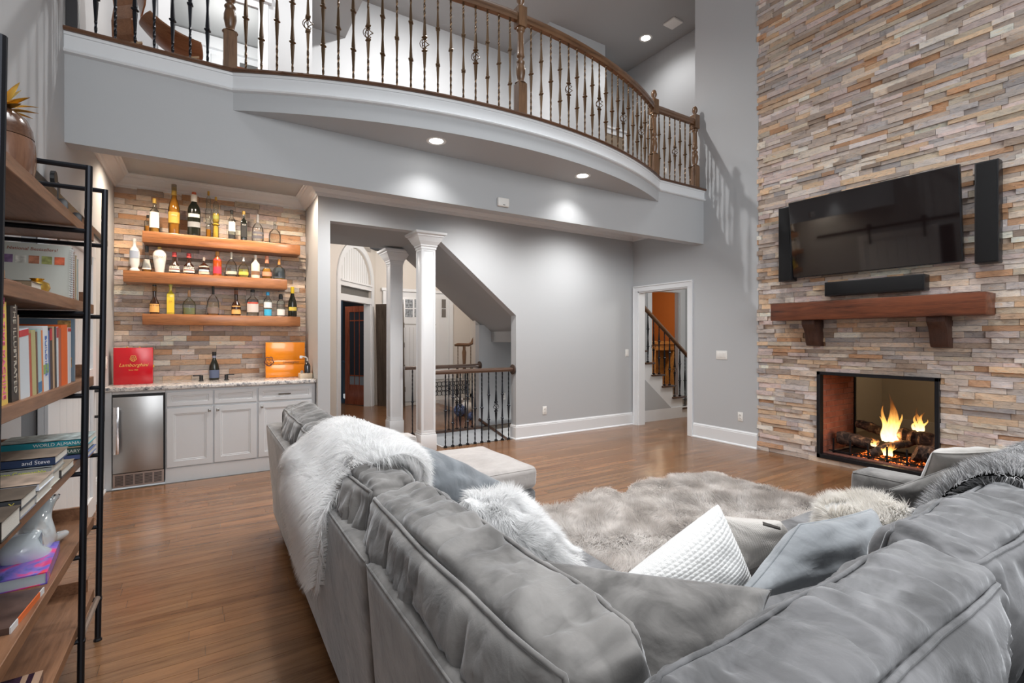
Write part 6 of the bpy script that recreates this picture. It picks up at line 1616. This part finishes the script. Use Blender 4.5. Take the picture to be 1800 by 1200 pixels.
def pillow(name, label, pts, T, mat, n=24, wr=.012, seed=0, pipe=True, cat='pillow', group=None, pin=.07, relief=None, tm=None):
    c4 = [Vector(p) for p in pts]; ctr = sum(c4, Vector((0, 0, 0)))/4
    t = thing(name, label, cat, (ctr.x, ctr.y, min(p.z for p in c4)), group)
    vs = []; fs = []; g = [math.sin(PI/2*(-1+2*i/n)) if not relief else -1+2*i/n for i in range(n+1)]
    for sd in (1, -1):
        for i in range(n+1):
            for j in range(n+1):
                p = pillow_pt(c4, T, g[i], g[j], sd, wr, seed, pin)
                if relief:
                    nn_ = ((c4[1]-c4[0]).cross(c4[3]-c4[0])).normalized(); p = p+nn_*sd*relief(i, j)*(1-max(abs(g[i]), abs(g[j]))**10)
                vs.append(p)
    m = (n+1)**2
    for i in range(n):
        for j in range(n):
            a = i*(n+1)+j; fs.append((a, a+n+1, a+n+2, a+1)); fs.append((m+a, m+a+1, m+a+n+2, m+a+n+1))
    b = MB(); b.add(vs, fs); body = b.build('cover', mat, t, smooth=True)
    bm = bmesh.new(); bm.from_mesh(body.data); bmesh.ops.remove_doubles(bm, verts=bm.verts, dist=.0006); bmesh.ops.recalc_face_normals(bm, faces=bm.faces); bm.to_mesh(body.data); bm.free()
    if pipe:
        pp = []
        for (u0, v0, u1, v1) in ((-1, -1, 1, -1), (1, -1, 1, 1), (1, 1, -1, 1), (-1, 1, -1, -1)):
            for k in range(16): u = u0+(u1-u0)*k/16; v = v0+(v1-v0)*k/16; pp.append(pillow_pt(c4, T, u, v, 1, 0, 0, pin))
        b = MB(); b.tube(pp, .004, 6, closed=True); b.build('seam', mat, t, smooth=True)
    t_ctr = (tuple(ctr), tuple(((c4[1]-c4[0]).cross(c4[3]-c4[0])).normalized())); CTR[body.name] = t_ctr
    return t, body
# ------------------------------------------------------------------ fur
def strands(name, P, Nn, L, w, mat, parent, seed=0, grav=.6, spread=.35, clump=1.0, freq=45., tint=None, comb=(0, 0, 0), origin=None):
    rg = np.random.RandomState(seed); n = len(P)
    L = L*rg.uniform(.65, 1.15, (n, 1))
    K = rg.normal(size=(6, 3)); K /= np.linalg.norm(K, axis=1)[:, None]; fl = np.zeros((n, 3))
    for k in range(6):
        ax = rg.normal(size=3); ax /= np.linalg.norm(ax); fl += np.sin(P @ K[k]*freq*(.35 if k % 2 else 1)+rg.rand()*6)[:, None]*ax
    d0 = Nn + fl*.28*clump + rg.normal(size=(n, 3))*spread*.5 + np.array(comb)*.5
    d0 /= np.linalg.norm(d0, axis=1)[:, None]
    d1 = d0 + np.array([0, 0, -grav]) + fl*.25*clump + np.array(comb)
    d1 /= np.linalg.norm(d1, axis=1)[:, None]
    sd = np.cross(d0, rg.normal(size=(n, 3))); sd /= np.linalg.norm(sd, axis=1)[:, None]
    p1 = P+d0*L*.5; p2 = p1+d1*L*.55
    V = np.stack([P-sd*w, P+sd*w, p1-sd*w*.8, p1+sd*w*.8, p2], 1).reshape(-1, 3)
    b0 = (np.arange(n)*5)[:, None]
    F = np.concatenate([b0+np.array([[0, 1, 3]]), b0+np.array([[0, 3, 2]]), b0+np.array([[2, 3, 4]])], 0)
    if tint is None: T = np.repeat(rg.uniform(.88, 1.06, (n, 1)), 5, 0)*np.ones((1, 3))
    else: T = tint(V, P, rg)
    o = fast_mesh(name, V, F, mat, parent, tint=T, smooth=True, origin=origin); o['kind'] = 'stuff'; return o
def sample(body, count, seed=0, keep=None, ctr=None):
    me = body.data; me.calc_loop_triangles(); V = np.empty(len(me.vertices)*3, np.float32); me.vertices.foreach_get('co', V); V = V.reshape(-1, 3)
    T = np.empty(len(me.loop_triangles)*3, np.int32); me.loop_triangles.foreach_get('vertices', T); T = T.reshape(-1, 3)
    o = np.array(_org(body)); V = V+o
    a, b_, c = V[T[:, 0]], V[T[:, 1]], V[T[:, 2]]; nn = np.cross(b_-a, c-a); ar = np.linalg.norm(nn, axis=1); nn /= np.maximum(ar, 1e-12)[:, None]
    rg = np.random.RandomState(seed); i = rg.choice(len(T), count, p=ar/ar.sum()); r1 = np.sqrt(rg.rand(count, 1)); r2 = rg.rand(count, 1)
    P = a[i]*(1-r1)+b_[i]*r1*(1-r2)+c[i]*r1*r2; Nn = nn[i]
    if ctr is not None:
        pn_ = np.array(ctr[1]); sg = np.sign(((P-np.array(ctr[0])) @ pn_)*(Nn @ pn_)); Nn = Nn*np.where(sg == 0, 1, sg)[:, None]
    if keep is not None: k = keep(P); P, Nn = P[k], Nn[k]
    return P.astype(np.float64), Nn.astype(np.float64)
Z = Wz
# P1 blue grey pillow with zip by the chaise
pillow('throw_pillow', 'blue grey velvet pillow with visible zip leaning beside the chaise', [Z(800, 905, .52), Z(905, 862, .50), Z(742, 784, .84), Z(672, 835, .80)], .085, PILD, seed=1)
# P2 fluffy white
t2, b2 = pillow('fluffy_pillow', 'long haired white fluffy pillow on the left seat run', [Z(905, 985, .56), Z(1030, 1000, .52), Z(900, 868, .84), Z(815, 878, .86)], .075, WFUR, seed=2, pipe=False, wr=.006)
P, Nn = sample(b2, 30000, 1, ctr=CTR[b2.name]); strands('fur', P, Nn, .05, .0011, WFUR, t2, 3, grav=.35, freq=60)
# P3 long grey lumbar-like pillow lying in the corner
pillow('throw_pillow', 'long grey velvet pillow lying across the inner corner of the sofa', [Z(1120, 1290, .58), Z(1330, 1170, .60), Z(1355, 1038, .70), Z(950, 985, .83)], .075, SOFA, seed=3, wr=.014)
# P4 knit
def knit(i, j):
    a = (j % 6)/6; r = (i+(3 if (j//6) % 2 else 0)) % 6/6
    return .0042*(abs(math.sin(a*PI))**.6*(.45+.55*abs(math.sin(r*PI))))
KW = plain('white_knit', (.80, .80, .79), .9, bump=.3, bscale=250); KB = plain('beige_knit', (.52, .49, .46), .9, bump=.3, bscale=250)
pillow('knit_pillow', 'chunky white knitted pillow standing on its corner in the middle', [Z(1215, 1110, .48), Z(1320, 1030, .50), Z(1262, 886, .83), Z(1085, 1024, .58)], .11, KW, n=132, seed=4, wr=.004, pipe=False, relief=knit, pin=.05)
t5, b5 = pillow('knit_pillow', 'beige fine knitted pillow with dark tag behind the white knitted one', [Z(1290, 1010, .50), Z(1400, 960, .50), Z(1370, 915, .66), Z(1262, 905, .70)], .07, KB, n=132, seed=5, wr=.004, pipe=False, relief=lambda i, j: .0028*abs(math.sin(i*PI/4))*abs(math.sin(j*PI/3)), pin=.05)
b = MB(); p = Z(1355, 925, .70); b.add([p+Vector((-.035, .01, .012)), p+Vector((.03, -.02, -.008)), p+Vector((.035, -.015, -.004)), p+Vector((-.02, .02, .016)), p+Vector((-.035, .01, .008)), p+Vector((.03, -.02, -.014))], [(0, 1, 2, 3), (0, 4, 5, 1)])
b.build('tag', plain('dark_tag', (.05, .045, .04), .5), t5)
# P6 grey pillow
pillow('throw_pillow', 'plump grey velvet pillow in front of the right back cushions', [Z(1290, 1062, .60), Z(1558, 1000, .62), Z(1532, 895, .76), Z(1405, 922, .80)], .10, PILB, seed=6, wr=.012)
# P7 round fluffy
t7, b7 = pillow('fluffy_pillow', 'cream fluffy pillow at the right beside the grey fur throw', [Z(1440, 960, .50), Z(1600, 960, .52), Z(1598, 893, .72), Z(1450, 890, .68)], .12, WFUR, seed=7, pipe=False, wr=.004)
P, Nn = sample(b7, 26000, 2, ctr=CTR[b7.name]); strands('fur', P, Nn, .055, .0013, fur_mat('cream_fur', (.86, .83, .78), (.97, .95, .92)), t7, 4, grav=.25, freq=50)
# P8 + big light grey one against the arm
pillow('throw_pillow', 'dark grey velvet pillow leaning by the right arm', [Z(1560, 905, .47), Z(1690, 905, .60), Z(1706, 806, .82), Z(1558, 862, .66)], .07, SOFA, seed=8, wr=.01)
pillow('throw_pillow', 'large pale grey pillow behind the dark one at the right arm', [Z(1600, 880, .50), Z(1760, 850, .60), Z(1765, 792, .90), Z(1640, 795, .84)], .08, fabric('pale_grey_velvet', (.36, .345, .32), (.48, .46, .44)), seed=9, wr=.01)

# ------------------------------------------------------------------ throws
def drape(name, label, path, edges, mat, parent=None, n=40, m=26, thick=.012, seed=0):
    """path: (a,z) polyline across the sofa back; edges: per path point (lo,hi) along the sofa; axis flag"""
    ax, pts = path; vs = []; fs = []
    L = [0]
    for i in range(1, len(pts)): L.append(L[-1]+math.hypot(pts[i][0]-pts[i-1][0], pts[i][1]-pts[i-1][1]))
    S = np.linspace(0, L[-1], n+1)
    A = np.interp(S, L, [p[0] for p in pts]); Zz = np.interp(S, L, [p[1] for p in pts]); lo = np.interp(S, L, [e[0] for e in edges]); hi = np.interp(S, L, [e[1] for e in edges])
    ker = np.array([1, 2, 3, 2, 1])/9
    def sm(x): y = np.convolve(np.pad(x, 2, 'edge'), ker, 'valid'); return y
    A, Zz, lo, hi = sm(A), sm(Zz), sm(lo), sm(hi)
    for k in (0, 1):
        for i in range(n+1):
            i2 = min(n, i+1); i1 = max(0, i-1); tx, tz = A[i2]-A[i1], Zz[i2]-Zz[i1]; ln = math.hypot(tx, tz) or 1; nx, nz = -tz/ln, tx/ln
            for j in range(m+1):
                v = j/m; y = lo[i]+(hi[i]-lo[i])*v
                ed = min(1, 4*min(v, 1-v)); off = (thick*(.3+.7*ed) if k else -.004)+.008*mnoise.noise(Vector((S[i]*6, y*7, seed)))
                y += .02*mnoise.noise(Vector((S[i]*5, v*3, seed+9)))
                a, z = A[i]+nx*off, Zz[i]+nz*off
                vs.append((a, y, z) if ax == 'XZ' else (y, a, z))
    q = (n+1)*(m+1)
    for i in range(n):
        for j in range(m):
            a = i*(m+1)+j; fs.append((a, a+1, a+m+2, a+m+1)); fs.append((q+a, q+a+m+1, q+a+m+2, q+a+1))
    for i in range(n):
        for j in (0, m): a = i*(m+1)+j; fs.append((a, a+m+1, q+a+m+1, q+a))
    for j in range(m):
        for i in (0, n): a = i*(m+1)+j; fs.append((a, a+1, q+a+1, q+a))
    b = MB(); b.add(vs, fs); t = thing(name, label, 'throw', (float(A.mean()), float((lo.mean()+hi.mean())/2), float(Zz.min())) if ax == 'XZ' else (float((lo.mean()+hi.mean())/2), float(A.mean()), float(Zz.min())))
    return t, b.build('hide', mat, t, smooth=True)
pts = [(.372, .42), (.362, .55), (.352, .68), (.350, .78), (.385, .815), (.43, .85), (.475, .93), (.55, .985), (.63, .985), (.70, .93), (.75, .84), (.80, .74), (.86, .64), (.93, .56)]
ed = [(2.02, 2.30), (1.92, 2.52), (1.86, 2.72), (1.84, 2.76), (1.84, 2.74), (1.84, 2.68), (1.78, 2.60), (1.70, 2.56), (1.68, 2.54), (1.76, 2.52), (1.86, 2.50), (2.02, 2.48), (2.15, 2.45), (2.25, 2.4)]
th, hb = drape('sheepskin_throw', 'long haired white sheepskin draped over the back of the sofa', ('XZ', pts), ed, WFUR, seed=1)
P, Nn = sample(hb, 90000, 5); strands('fur', P, Nn, .055, .0011, WFUR, th, 6, grav=.9, freq=26, spread=.3, comb=(0, 0, -.2))
pts = [(.22, .60), (.23, .78), (.28, .86), (.36, .92), (.44, .965), (.53, .965), (.60, .90), (.65, .80), (.70, .70), (.78, .60)]
ed = [(2.3, 2.9), (2.28, 2.95), (2.26, 2.95), (2.22, 2.95), (2.16, 2.95), (2.10, 2.95), (2.08, 2.92), (2.06, 2.85), (2.02, 2.75), (2.0, 2.6)]
gt, gb = drape('fur_throw', 'grey and black tipped fur throw over the right end of the sofa back', ('YZ', pts), ed, GFUR, seed=3)
def gtint(V, P, rg):
    n = len(P); root = np.ones((n, 1))*.8; band = (np.sin(P[:, 0]*22+P[:, 1]*9)+np.sin(P[:, 1]*31+P[:, 2]*17)); tip = np.where(rg.rand(n)+band*.16 > .72, .16, 1.05)[:, None]
    return np.stack([root, root, (root+tip)/2, (root+tip)/2, tip], 1).reshape(-1, 1)*np.ones((1, 3))
P, Nn = sample(gb, 60000, 7); strands('fur', P, Nn, .05, .0011, GFUR, gt, 8, grav=.7, freq=30, tint=gtint, spread=.35)

# ------------------------------------------------------------------ shag rug
out = [Z(x, y, .05) for x, y in ((930, 905), (948, 890), (985, 884), (1012, 884), (1022, 869), (1040, 860), (1070, 859), (1098, 864), (1106, 851), (1120, 844), (1150, 843), (1172, 846), (1180, 834), (1205, 829), (1260, 833), (1320, 846), (1345, 852), (1378, 866), (1408, 866), (1440, 880), (1500, 895))]
poly = [(p.x, p.y) for p in out]+[(4.25, 1.75), (4.0, 1.5), (3.55, 1.30), (1.5, 1.30), (1.48, 2.0), (1.5, 2.75)]
def inside(P):
    x, y = P[:, 0], P[:, 1]; r = np.zeros(len(P), bool); n = len(poly)
    for i in range(n):
        x1, y1 = poly[i]; x2, y2 = poly[(i+1) % n]
        c = ((y1 > y) != (y2 > y)) & (x < (x2-x1)*(y-y1)/((y2-y1) or 1e-9)+x1); r ^= c
    return r
rug = thing('shag_rug', 'large cream long haired shaggy rug with lobed edge on the wooden floor', 'rug', (2.9, 2.3, 0))
b = MB(); b.prism(poly, 'Z', .001, .022); b.build('backing', RFUR, rug)
rg = np.random.RandomState(9); P = np.c_[rg.uniform(1.4, 4.5, 230000), rg.uniform(1.25, 3.5, 230000), np.full(230000, .020)]; P = P[inside(P)]
hgt = .018*(np.sin(P[:, 0]*9+2*np.sin(P[:, 1]*5))+np.sin(P[:, 1]*11+P[:, 0]*3)); P[:, 2] += np.maximum(0, hgt)*.9
Nn = np.tile([0, 0, 1.], (len(P), 1))
def rtint(V, P, rg):
    n = len(P); root = np.ones((n, 1))*.92; tip = rg.uniform(.96, 1.02, (n, 1)); return np.stack([root, root, (root+tip)/2, (root+tip)/2, tip], 1).reshape(-1, 1)*np.ones((1, 3))
strands('fur', P, Nn, .065, .0024, RFUR, rug, 10, grav=.55, freq=22, spread=.55, clump=1.35, tint=rtint)
